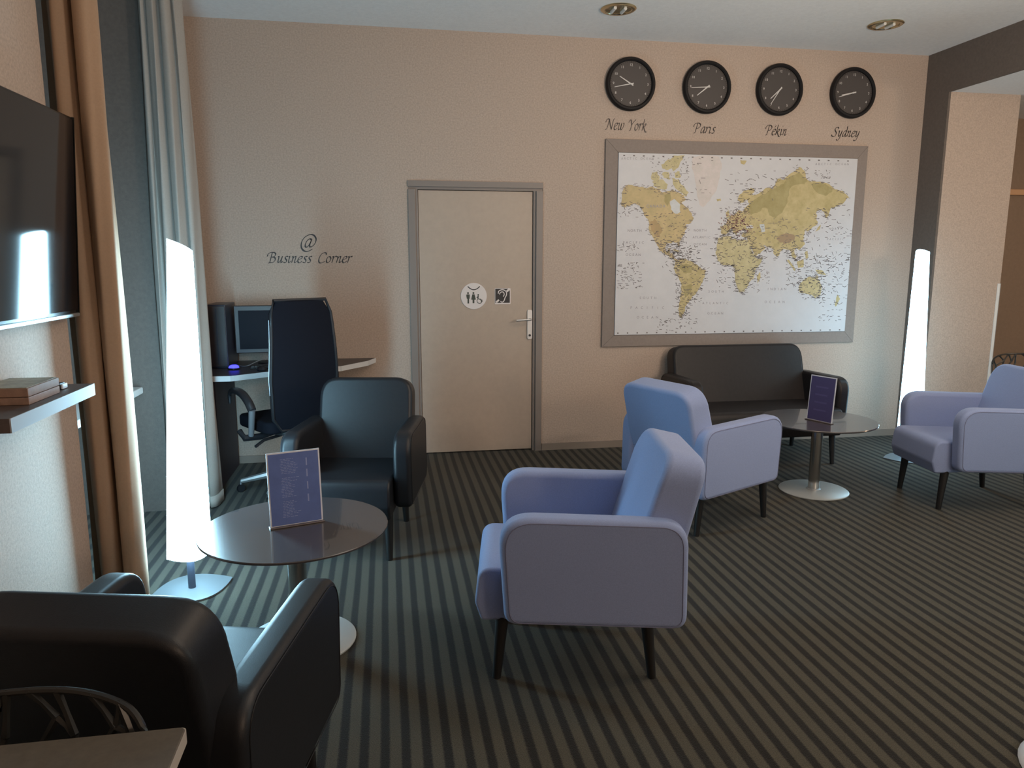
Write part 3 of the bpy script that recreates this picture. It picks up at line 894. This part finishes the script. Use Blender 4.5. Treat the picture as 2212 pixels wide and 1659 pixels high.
blue = make_chair('armchair', 'grey blue fabric armchair standing in the middle of the carpet, facing left', 'armchair', M['blue'], M['blue_seam'], group='grey blue armchairs')
bd = Vector((0.986, -0.166))
lat = Vector((0.166, 0.986))          # away from the near side
place(blue, Vector((0.115, -3.178)) + lat * 0.2, bd)
b2 = copy_tree(blue)
fd = Vector((0.919, 0.393))
side = Vector((fd.y, -fd.x))
place(b2, Vector((1.939, -1.75)) - side * 0.2, -fd, 'grey blue fabric armchair seen from behind, facing the round table by the sofa')
b3 = copy_tree(blue)
place(b3, (3.112, -1.60), (0.991, -0.133), 'grey blue fabric armchair at right, in front of a glowing column lamp')
bk1 = make_chair('armchair', 'black leather armchair facing us behind the round table, near the desk', 'armchair', M['leather'], M['leather_seam'], group='black leather armchairs')
ph = math.radians(10)
place(bk1, (-0.480, -2.003), (math.sin(ph), math.cos(ph)))
bk2 = copy_tree(bk1)
place(bk2, (-0.722, -3.530), (-0.23, -0.973), 'black leather armchair seen from behind, nearest the taupe table')
sofa = make_chair('sofa', 'two seat dark leather sofa against the wall under the world map', 'sofa', M['brown_leather'], M['leather_seam'], W=1.25)
place(sofa, (2.53, -0.772), (0, 1))


# ------------------------------------------------------------------ round coffee tables with card stands
def make_table(label):
    t = thing('coffee_table', label, 'table', (0, 0, 0), 0, 'round coffee tables')
    MB().lathe([(0.0, 0.472), (0.350, 0.472), (0.359, 0.476), (0.360, 0.482), (0.358, 0.485), (0.0, 0.485)], 0, 0, 72).build('tabletop', M['table_top'], t, smooth=True)
    MB().lathe([(0.036, 0.012), (0.036, 0.455)], 0, 0, 28).build('column', M['chrome'], t, smooth=True)
    MB().lathe([(0.12, 0.455), (0.12, 0.4719)], 0, 0, 28).build('mounting_plate', M['black_plastic'], t, smooth=True)
    MB().lathe([(0.0, 0.0), (0.215, 0.0), (0.22, 0.003), (0.22, 0.008), (0.214, 0.0125), (0.0, 0.014)], 0, 0, 56).build('base', M['table_base'], t, smooth=True)
    MB().lathe([(0.046, 0.0125), (0.046, 0.018), (0.036, 0.022)], 0, 0, 28).build('collar', M['satin'], t, smooth=True)
    return t


T1, T2 = (-0.629, -2.80), (2.53, -1.345)
t1 = make_table('round dark coffee table between two black armchairs')
t1.location = (*T1, 0)
t2 = copy_tree(t1)
t2.location = (*T2, 0)
t2['label'] = 'round dark coffee table in front of the sofa'


def make_card(label, loc, rz, w, card, ink_m, dense):
    t = thing('table_sign', label, 'sign', loc, rz, 'printed cards on the coffee tables')
    h = 0.297
    tilt = Matrix.Rotation(math.radians(-4), 4, 'X')
    MB().box(-w / 2, w / 2, -0.0022, 0.0022, 0.004, h).xf(tilt).build('card', M['sign_white'], t)
    fc = MB().box(-w / 2 + 0.006, w / 2 - 0.006, -0.0028, -0.0021, 0.008, h - 0.006)
    fc.xf(tilt).build('printed_face', card, t)
    fc = MB().box(-w / 2 + 0.006, w / 2 - 0.006, 0.0021, 0.0028, 0.008, h - 0.006)
    fc.xf(tilt).build('printed_face', card, t)
    ln = MB()
    rnd = random.Random(3)
    if dense:
        z = h - 0.030
        while z > 0.035:
            if not (0.196 < z < 0.206 or 0.105 < z < 0.114):
                x = -w / 2 + 0.052 + rnd.uniform(-.003, .003)
                end = x + rnd.uniform(0.028, 0.062)
                while x < end:
                    l = rnd.uniform(0.005, 0.013)
                    ln.box(x, x + l, -0.0032, -0.0027, z, z + 0.0016)
                    x += l + 0.003
            z -= 0.0062
        for z0 in (0.235, 0.19, 0.14, 0.09):
            ln.box(w / 2 - 0.055, w / 2 - 0.050, -0.0032, -0.0027, z0, z0 + 0.03)
    else:
        for z0 in (0.22, 0.17, 0.12, 0.07):
            ln.box(-w * 0.26, w * 0.22, -0.0032, -0.0027, z0, z0 + 0.010)
    ln.xf(tilt).build('text_lines', ink_m, t)['kind'] = 'stuff'
    MB().box(-w / 2 - 0.004, w / 2 + 0.004, -0.016, 0.016, 0.0, 0.006).build('foot', M['acrylic'], t, bevel=0.002, seg=2)
    return t


make_card('blue printed card on the coffee table between the black armchairs', (-0.6215, -2.7865, 0.4852), math.atan2(0.061, 0.193), 0.203, M['sign_blue'], M['sign_text'], True)
make_card('indigo printed card on the coffee table before the sofa', (2.4985, -1.402, 0.4852), math.atan2(-0.18, 0.067), 0.19, M['sign_indigo'], M['sign_text2'], False)


# ------------------------------------------------------------------ glowing column floor lamps
def lens(L, Wd, n=14):
    """vesica outline with pointed ends on the x axis"""
    pts = []
    for i in range(n):
        t = -1 + 2 * i / n
        pts.append((t * L / 2, -(1 - t * t) * Wd / 2))
    for i in range(n):
        t = 1 - 2 * i / n
        pts.append((t * L / 2, (1 - t * t) * Wd / 2))
    return pts


def make_lamp(label, loc, rz, slant, top_shift, group='glowing column lamps', stem=(0, 0), shade='lamp_shade'):
    t = thing('floor_lamp', label, 'lamp', (loc[0], loc[1], 0), rz, group)
    base = rounded(lens(0.37, 0.31), 0.012, 2)
    MB().prism(base, 0.0, 0.008, 'z').build('base', M['base_grey'], t)
    MB().tube([(stem[0], stem[1], 0.008), (stem[0], stem[1], 0.165)], 0.0165, 14).build('stem', M['lamp_stem'], t, smooth=True)
    mb = MB()
    secs = []
    prof = lens(1.0, 0.86, 16)
    n = len(prof)
    for k in range(9):
        u = k / 8
        L = 0.200 + (0.104 - 0.200) * u
        z = 0.172 + (1.582 - 0.172) * u
        dx, dy = top_shift[0] * u, top_shift[1] * u
        ring = []
        for x, y in prof:
            X, Y = x * L, y * L
            ring.append((X + dx, Y + dy, z + (slant[0] * X + slant[1] * Y if k == 8 else 0) - (0.006 * (1 - (2 * x) ** 2) if k == 0 else 0)))
        secs.append(ring)
    vs = [p for r in secs for p in r]
    fs = [(k * n + i, k * n + (i + 1) % n, (k + 1) * n + (i + 1) % n, (k + 1) * n + i) for k in range(8) for i in range(n)]
    fs += [tuple(range(n - 1, -1, -1)), tuple(8 * n + i for i in range(n))]
    mb.add(vs, fs)
    mb.build('shade', M[shade], t, smooth=True)
    return t


make_lamp('tall glowing white column lamp beside the left curtains', (-1.182, -2.225), math.radians(28), (-0.5, 0.0), (0.055, 0.0))
make_lamp('tall glowing white column lamp before the dark pier at right', (3.705, -0.735), math.radians(-12), (0.0, 0.45), (-0.028, 0.0), shade='lamp_shade_far')


# ------------------------------------------------------------------ curtains
def curtain(name, label, path, ztop, zbot, m, flare=0.0, center=None, n=10):
    pts = spline([(p[0], p[1]) for p in path], n)
    c = Vector(center) if center else sum((Vector((p[0], p[1])) for p in pts), Vector((0, 0))) / len(pts)
    rows = 16
    vs, fs = [], []
    for j in range(rows + 1):
        u = j / rows
        z = ztop + (zbot - ztop) * u
        k = 1 + flare * (u - 0.5)
        for i, p in enumerate(pts):
            q = c + (Vector((p[0], p[1])) - c) * k
            w = 0.004 * math.sin(3.1 * u * PI + i * 0.35)
            vs.append((q.x + w, q.y + 0.004 * math.sin(2.2 * u * PI + i * 0.21), z))
    k = len(pts)
    for j in range(rows):
        for i in range(k - 1):
            fs.append((j * k + i, j * k + i + 1, (j + 1) * k + i + 1, (j + 1) * k + i))
    t = thing(name, label, 'curtain', (c.x, c.y, zbot), 0, 'curtains of the window recess')
    mb = MB().add([(v[0] - c.x, v[1] - c.y, v[2] - zbot) for v in vs], fs)
    o = mb.build('panel', m, t, smooth=False)
    for f in o.data.polygons:
        f.use_smooth = True
    s_ = o.modifiers.new('thick', 'SOLIDIFY')
    s_.thickness = 0.004
    # hem: the doubled lower edge
    hm = MB()
    low = [vs[rows * k + i] for i in range(k)]
    for a, b in zip(low, low[1:]):
        hm.add([(a[0] - c.x, a[1] - c.y, 0.0), (b[0] - c.x, b[1] - c.y, 0.0), (b[0] - c.x, b[1] - c.y, 0.07), (a[0] - c.x, a[1] - c.y, 0.07)], [(0, 1, 2, 3)])
    h = hm.build('hem', m, t)
    for f in h.data.polygons:
        f.use_smooth = True
    s2 = h.modifiers.new('thick', 'SOLIDIFY')
    s2.thickness = 0.008
    s2.offset = 0
    return t


curtain('curtain', 'tan curtain in two deep folds next to the television', [(-1.56, -2.30), (-1.515, -2.315), (-1.495, -2.36), (-1.488, -2.42), (-1.462, -2.458), (-1.432, -2.455), (-1.412, -2.43), (-1.412, -2.395), (-1.405, -2.385), (-1.396, -2.43), (-1.372, -2.468), (-1.340, -2.465), (-1.318, -2.438), (-1.322, -2.39), (-1.345, -2.36)], 3.15, 0.012, M['curtain_tan'], 0.10)
curtain('curtain', 'greige curtain with slim folds behind the left column lamp', [(-1.560, -1.095), (-1.535, -1.125), (-1.515, -1.10), (-1.495, -1.13), (-1.465, -1.14), (-1.440, -1.09), (-1.425, -1.125), (-1.395, -1.13), (-1.370, -1.06), (-1.355, -1.085), (-1.340, -1.07), (-1.322, -1.00), (-1.325, -0.95)], 3.15, 0.015, M['curtain_grey'], 0.30)

# ------------------------------------------------------------------ television, shelf and what lies on it
tv = thing('television', 'black flat television mounted on the left wall above the shelf', 'television', (-1.422, -3.02, 1.675), 0)
tr = Matrix.Rotation(math.radians(-0.3), 4, 'Z') @ Matrix.Rotation(math.radians(3.6), 4, 'Y')
TVW, TVH = 1.0, 0.745
MB().box(-0.045, -0.004, -TVW / 2, TVW / 2, -TVH / 2, TVH / 2).xf(tr).build('casing', M['tv_black'], tv, bevel=0.005, seg=2)
MB().box(-0.0045, 0.0, -TVW / 2 + 0.010, TVW / 2 - 0.010, -TVH / 2 + 0.022, TVH / 2 - 0.010).xf(tr).build('screen', M['tv_screen'], tv)
MB().box(-0.012, 0.003, -TVW / 2, TVW / 2, -TVH / 2 - 0.004, -TVH / 2 + 0.010).xf(tr).build('lower_trim', M['tv_strip'], tv, bevel=0.002, seg=1)
MB().box(-0.012, 0.002, TVW / 2 - 0.005, TVW / 2 + 0.0015, -TVH / 2, TVH / 2).xf(tr).build('side_trim', M['tv_black'], tv)
br = MB().box(-0.0775, -0.070, -0.11, 0.11, -0.11, 0.11)
br.box(-0.075, -0.04, -0.03, 0.03, -0.03, 0.03)
br.build('wall_bracket', M['black_plastic'], tv)

sh = thing('wall_shelf', 'narrow dark wall shelf with pale grey edge under the television', 'shelf', (LWX, -3.12, 1.05))
MB().box(0.0, 0.196, -0.31, 0.30, -0.016, 0.026).build('board', M['shelf_top'], sh)
MB().box(0.1961, 0.200, -0.31, 0.30, -0.016, 0.026).build('edge_strip', M['shelf_edge'], sh)
for y in (-0.2, 0.18):
    MB().box(0.0, 0.06, y, y + 0.02, -0.06, -0.0161).build('bracket', M['black_plastic'], sh)
bx = thing('wooden_box', 'flat reddish wooden box with picture lid on the wall shelf', 'box', (-1.418, -3.115, 1.0762))
MB().box(-0.075, 0.078, -0.11, 0.11, 0.0, 0.024).build('lower_tray', M['box_wood'], bx, bevel=0.002, seg=1)
MB().box(-0.075, 0.078, -0.11, 0.11, 0.025, 0.052).build('upper_tray', M['box_wood'], bx, bevel=0.002, seg=1)
MB().box(-0.070, 0.073, -0.105, 0.105, 0.0521, 0.054).build('lid_picture', M['box_lid'], bx)
rm = thing('remote_control', 'small black remote with pale tip beside the wooden box', 'remote control', (-1.385, -2.93, 1.0762))
MB().box(-0.030, 0.024, -0.022, 0.022, 0.0, 0.022).build('body', M['black_plastic'], rm, bevel=0.004, seg=2)
MB().box(0.0245, 0.032, -0.020, 0.020, 0.002, 0.019).build('tip', M['sign_white'], rm, bevel=0.002, seg=1)

# ------------------------------------------------------------------ desk corner
DZ = 0.785
dk = thing('desk', 'dark topped corner desk with white edge against the nook wall', 'desk', (-1.1, -0.35, 0))
outline = [(-1.775, -0.016), (-1.775, -0.76), (-1.25, -0.77), (-1.00, -0.585), (-0.58, -0.43), (-0.40, -0.18), (-0.345, -0.016)]
ol = [(x + 1.1, y + 0.35) for x, y in outline]
MB().prism(ol, DZ - 0.034, DZ - 0.003, 'z').build('desktop', M['desk_top'], dk)
MB().prism([(x * 0.998, y * 0.998) for x, y in ol], DZ - 0.0029, DZ, 'z').build('laminate_surface', M['desk_top'], dk)
eb = MB()
for a, b in zip(ol[1:-1], ol[2:]):
    d = (Vector(b) - Vector(a)).normalized()
    nrm = Vector((d.y, -d.x)) * 0.004
    q = [a, b, (b[0] + nrm.x, b[1] + nrm.y), (a[0] + nrm.x, a[1] + nrm.y)]
    eb.prism(q, DZ - 0.036, DZ - 0.001, 'z')
eb.build('edge_band', M['desk_edge'], dk)
MB().box(-0.31, -0.275, -0.30, 0.30, 0.0, DZ - 0.0341).build('side_panel', M['desk_side'], dk)
MB().box(0.45, 0.48, 0.16, 0.32, 0.0, DZ - 0.0341).build('support_panel', M['desk_side'], dk)

pc = thing('computer_tower', 'dark upright computer tower at the left end of the desk', 'computer', (-1.375, -0.30, DZ))
MB().box(-0.085, 0.045, -0.11, 0.22, 0.0, 0.435).build('casing', M['pc'], pc, bevel=0.006, seg=2)
MB().box(-0.080, 0.040, -0.118, -0.109, 0.012, 0.425).build('front_panel', M['bezel'], pc, bevel=0.003, seg=2)
MB().box(-0.02, -0.012, -0.121, -0.117, 0.03, 0.41).build('front_groove', M['pc'], pc)
mo = thing('monitor', 'black computer monitor on the desk behind the office chair', 'monitor', (-1.075, -0.17, DZ), math.radians(4))
MB().box(-0.245, 0.245, -0.02, 0.025, 0.075, 0.415).build('casing', M['bezel'], mo, bevel=0.006, seg=2)
MB().box(-0.215, 0.215, -0.0225, -0.0195, 0.105, 0.380).build('screen', M['screen_off'], mo)
MB().box(-0.03, 0.03, 0.0, 0.03, 0.008, 0.10).build('neck', M['black_plastic'], mo)
MB().lathe([(0.0, 0.0), (0.105, 0.0), (0.10, 0.010), (0.0, 0.012)], 0, 0.01, 28).build('foot', M['black_plastic'], mo, smooth=True)
kb = thing('keyboard', 'dark keyboard on the desk in front of the monitor', 'keyboard', (-1.02, -0.40, DZ), math.radians(8))
MB().box(-0.17, 0.17, -0.06, 0.06, 0.0, 0.012).build('body', M['black_plastic'], kb, bevel=0.003, seg=1)
ks = MB()
for r in range(5):
    for c in range(15):
        ks.box(-0.160 + c * 0.0215, -0.142 + c * 0.0215, -0.050 + r * 0.0205, -0.033 + r * 0.0205, 0.0121, 0.017)
ks_o = ks.build('keys', M['bezel'], kb)
ks_o['kind'] = 'stuff'
ms = thing('computer_mouse', 'black mouse near the front of the desk', 'mouse', (-1.09, -0.56, DZ), 0.3)
MB().lathe([(0.0, 0.0), (0.030, 0.0), (0.033, 0.010), (0.026, 0.024), (0.012, 0.031), (0.0, 0.032)], 0, 0, 20).xf(Matrix.Scale(1.6, 4, (0, 1, 0))).build('shell', M['black_plastic'], ms, smooth=True)
MB().box(-0.003, 0.003, 0.014, 0.030, 0.0275, 0.0325).build('wheel', M['cable'], ms)
lp = thing('usb_hub', 'small round device glowing blue on the desk by the tower', 'computer accessory', (-1.285, -0.475, DZ))
MB().lathe([(0.0, 0.0), (0.036, 0.0), (0.040, 0.006), (0.038, 0.012), (0.0, 0.012)], 0, 0, 28).build('body', M['black_plastic'], lp, smooth=True)
MB().lathe([(0.0, 0.0122), (0.034, 0.0122), (0.030, 0.024), (0.018, 0.030), (0.0, 0.032)], 0, 0, 28).build('glowing_dome', M['led'], lp, smooth=True)
for q, lab in ((0, 'grey looped cable lying on the desk by the monitor'),):
    pts = spline([(-1.28, -0.33, DZ + 0.004), (-1.22, -0.36, DZ + 0.006), (-1.16, -0.31, DZ + 0.03), (-1.10, -0.27, DZ + 0.045), (-1.02, -0.27, DZ + 0.045), (-0.99, -0.30, DZ + 0.02), (-1.06, -0.315, DZ + 0.012), (-1.14, -0.33, DZ + 0.006), (-1.18, -0.30, DZ + 0.004)], 6)
    tag(MB().tube(pts, 0.0035, 6).build('cable', M['cable'], smooth=True), lab, 'cable')

oc = thing('office_chair', 'high backed black office chair at the desk, seen from behind', 'office chair', (-0.91, -0.74, 0), math.radians(33))
MB().prism(rounded([(-0.235, -0.20), (0.235, -0.20), (0.25, 0.24), (-0.25, 0.24)], 0.07, 6), 0.44, 0.52, 'z').build('seat', M['matte_black'], oc, bevel=0.02, seg=3)
bo = rounded([(-0.195, 0.46), (0.195, 0.46), (0.225, 0.80), (0.195, 1.275), (-0.195, 1.275), (-0.225, 0.80)], [0.06, 0.06, 0.1, 0.05, 0.05, 0.1], 6)


def bend(z):
    return -0.22 - 0.05 * math.sin((z - 0.46) / 0.8 * PI * 0.9) - 0.03 * (z - 0.46)


bmx = MB()
nb_ = len(bo)
zs = [p[1] for p in bo]
rowsz = [0.46 + (1.275 - 0.46) * i / 10 for i in range(11)]


def half_w(z):
    xs = []
    for i in range(nb_):
        (xa, za), (xb, zb) = bo[i - 1], bo[i]
        if (za - z) * (zb - z) <= 0 and za != zb:
            xs.append(abs(xa + (xb - xa) * (z - za) / (zb - za)))
    return max(xs) if xs else 0.14


for k in range(10):
    pass
ring = []
for z in rowsz:
    zz = min(max(z, 0.4605), 1.2745)
    w = half_w(zz)
    ring.append([(-w, bend(z) + 0.012, z), (-w * 0.5, bend(z), z), (0, bend(z) - 0.006, z), (w * 0.5, bend(z), z), (w, bend(z) + 0.012, z), (w, bend(z) + 0.058, z), (0, bend(z) + 0.042, z), (-w, bend(z) + 0.058, z)])
vs = [p for r in ring for p in r]
fs = [(k * 8 + i, k * 8 + (i + 1) % 8, (k + 1) * 8 + (i + 1) % 8, (k + 1) * 8 + i) for k in range(10) for i in range(8)]
fs += [tuple(range(7, -1, -1)), tuple(80 + i for i in range(8))]
bmx.add(vs, fs)
ob = bmx.build('backrest', M['matte_black'], oc, bevel=0.012, seg=3, angle=50)
# frame tube round the back and a chrome line at its left edge
fr_pts = [(s_ * half_w(min(max(z, 0.4605), 1.27)), bend(z) + 0.015, z) for s_, zz in ((-1, rowsz), (1, rowsz[::-1])) for z in zz]
MB().tube(fr_pts, 0.011, 8, closed=True).build('back_frame', M['black_plastic'], oc, smooth=True)
MB().tube([(-half_w(z) - 0.009, bend(z) + 0.022, z) for z in (0.70, 0.80, 0.90, 1.0, 1.10, 1.16)], 0.0035, 6).build('chrome_edge', M['grey_metal'], oc, smooth=True)
for s_ in (-1, 1):
    ap = spline([(s_ * 0.30, 0.20, 0.60), (s_ * 0.30, 0.19, 0.665), (s_ * 0.30, 0.12, 0.695), (s_ * 0.30, 0.0, 0.69), (s_ * 0.30, -0.09, 0.65), (s_ * 0.295, -0.13, 0.60)], 5)
    a = MB().tube(ap, [0.009 + 0.017 * min(1, i / 14) for i in range(len(ap))], 10).build('armrest', M['black_plastic'], oc, smooth=True)
    MB().tube([(s_ * 0.295, -0.128, 0.605), (s_ * 0.285, -0.07, 0.43)], [0.021, 0.017], 10).build('arm_strut', M['grey_metal'], oc, smooth=True)
    MB().tube([(s_ * 0.33, 0.0, 0.455), (s_ * 0.32, -0.05, 0.415), (s_ * 0.22, -0.05, 0.41), (s_ * 0.08, 0.0, 0.42)], [0.018, 0.022, 0.022, 0.022], 8).build('arm_bracket', M['black_plastic'], oc, smooth=True)
MB().lathe([(0.12, 0.40), (0.12, 0.438)], 0, 0, 20).build('mechanism', M['black_plastic'], oc, smooth=True)
MB().tube([(-0.06, -0.02, 0.39), (-0.20, -0.06, 0.385), (-0.27, -0.09, 0.36)], 0.010, 8).build('lever', M['black_plastic'], oc, smooth=True)
MB().lathe([(0.028, 0.10), (0.028, 0.26), (0.020, 0.26), (0.020, 0.40)], 0, 0, 16).build('gas_lift', M['grey_metal'], oc, smooth=True)
for k in range(5):
    a = math.radians(147 + 72 * k)
    c, s_ = math.cos(a), math.sin(a)
    leg = MB().tube([(0.0, 0.0, 0.125), (c * 0.15, s_ * 0.15, 0.11), (c * 0.32, s_ * 0.32, 0.075)], [0.030, 0.024, 0.016], 8).build('leg', M['satin'], oc, smooth=True)
    MB().lathe([(0.0, -0.012), (0.024, -0.012), (0.027, -0.006), (0.027, 0.006), (0.024, 0.012), (0.0, 0.012)], 0, 0, 16).xf(Matrix.Translation((c * 0.325, s_ * 0.325, 0.027)) @ Matrix.Rotation(a + 0.6, 4, 'Z') @ Matrix.Rotation(PI / 2, 4, 'X')).build('caster', M['black_plastic'], leg, smooth=True)
    MB().tube([(c * 0.325, s_ * 0.325, 0.05), (c * 0.322, s_ * 0.322, 0.08)], 0.007, 8).build('caster_stem', M['grey_metal'], leg, smooth=True)

# ------------------------------------------------------------------ nearest table and the lattice chairs
ft = thing('dining_table', 'taupe square table corner at the bottom left, nearest to us', 'table', (-1.0, -4.85, 0))
top = rounded([(-0.40, -0.40), (0.402, -0.40), (0.397, 0.40), (-0.40, 0.40)], 0.012, 4)
MB().prism(top, 0.712, 0.7395, 'z').build('tabletop', M['taupe_top'], ft, bevel=0.002, seg=1)
MB().prism([(x * 1.004, y * 1.004) for x, y in top], 0.714, 0.737, 'z').build('edge_band', M['edge_light'], ft)
MB().tube([(0, -0.2, 0.02), (0, -0.2, 0.71)], 0.035, 16).build('column', M['black_plastic'], ft, smooth=True)
MB().lathe([(0.0, 0), (0.19, 0), (0.19, 0.01), (0.06, 0.022), (0.0, 0.022)], 0, -0.2, 32).build('base', M['black_plastic'], ft, smooth=True)


def make_lattice(label, wid=0.22, wrap=0.35):
    """tub chair with a back pierced in a branching lattice; origin floor centre, back on +y"""
    t = thing('lattice_chair', label, 'chair', (0, 0, 0), 0, 'black lattice back chairs')
    rr = random.Random(11)

    def S(u, v):
        # u -1..1 across, v 0..1 up
        a = u * (0.55 + wrap)
        R_ = wid / math.sin(min(1.3, 0.55 + wrap)) * (1 + 0.04 * v)
        top = 0.795 - 0.055 * abs(u) ** 3
        z = 0.45 + (top - 0.45) * v
        return Vector((R_ * math.sin(a), 0.20 + 0.055 * v - R_ * (1 - math.cos(a)) * 0.75, z))
    half = [(1, 0), (1, .25), (1, .5), (.995, .7), (.975, .84), (.935, .93), (.87, .98), (.78, 1), (.6, 1), (.4, 1), (.2, 1)]
    path = [S(-u, v) for u, v in half] + [S(0, 1)] + [S(u, v) for u, v in half[::-1]]
    MB().tube(spline(path, 3), 0.0065, 8).build('back_rim', M['lattice'], t, smooth=True)
    nu, nv = 9, 6
    P = {}
    for i in range(nu + 1):
        for j in range(nv + 1):
            ju, jv = rr.uniform(-.34, .34), rr.uniform(-.34, .34)
            if i in (0, nu):
                ju = 0
            if j in (0, nv):
                jv = 0
            u = -1 + 2 * (i + ju + (0.5 if j % 2 and 0 < i < nu else 0) * 0.8) / nu
            u = max(-1, min(1, u))
            v = min(1, max(0, (j + jv) / nv))
            lim = 1 if abs(u) < .8 else 1 - ((abs(u) - .8) / .2) ** 2.2 * .35
            P[i, j] = S(u, min(v, lim))
    lt = MB()
    for i in range(nu + 1):
        for j in range(nv + 1):
            a = P[i, j]
            nb2 = []
            if j < nv:
                nb2.append((i, j + 1))
                if rr.random() < 0.55 and i < nu:
                    nb2.append((i + 1, j + 1))
            if i < nu and rr.random() < 0.30:
                nb2.append((i + 1, j))
            for q in nb2:
                lt.tube([a, (a + P[q]) / 2 + Vector((0, 0.002, 0)), P[q]], [0.007, 0.0052, 0.007], 5)
    lt.build('back_lattice', M['lattice'], t, smooth=True)
    MB().prism(rounded([(-0.21, -0.22), (0.21, -0.22), (0.20, 0.20), (-0.20, 0.20)], 0.07, 6), 0.435, 0.457, 'z').build('seat', M['lattice'], t, bevel=0.006, seg=2)
    for sx in (-1, 1):
        for sy in (-1, 1):
            MB().tube([(sx * 0.16, sy * 0.15, 0.436), (sx * 0.21, sy * 0.20, 0.0)], [0.013, 0.010], 10).build('leg', M['lattice'], t, smooth=True)
    return t


lc = make_lattice('black lattice back chair tucked under the taupe table', 0.215, 0.0)
lc.location = (-0.885, -4.645, 0)
lc2 = make_lattice('black lattice back tub chair behind the armchair at right', 0.25, 0.35)
lc2.location = (4.60, -0.92, 0)
lc2.rotation_euler = (0, 0, math.radians(-12))

# bar stool of which only a sliver shows at the right edge
bs = thing('bar_stool', 'bar stool on a pale steel disc foot, cut off by the bottom right edge', 'stool', (1.812, -4.05, 0), math.radians(40))
MB().lathe([(0.0, 0), (0.228, 0), (0.232, 0.006), (0.22, 0.014), (0.05, 0.026), (0.0, 0.026)], 0, 0, 40).build('base', M['satin'], bs, smooth=True)
MB().tube([(0, 0, 0.02), (0, 0, 0.72)], 0.028, 16).build('column', M['chrome'], bs, smooth=True)
MB().lathe([(0.0, 0.72), (0.15, 0.72), (0.175, 0.735), (0.175, 0.75), (0.16, 0.765), (0.0, 0.768)], 0, 0, 32).build('seat', M['tan_ply'], bs, smooth=True)
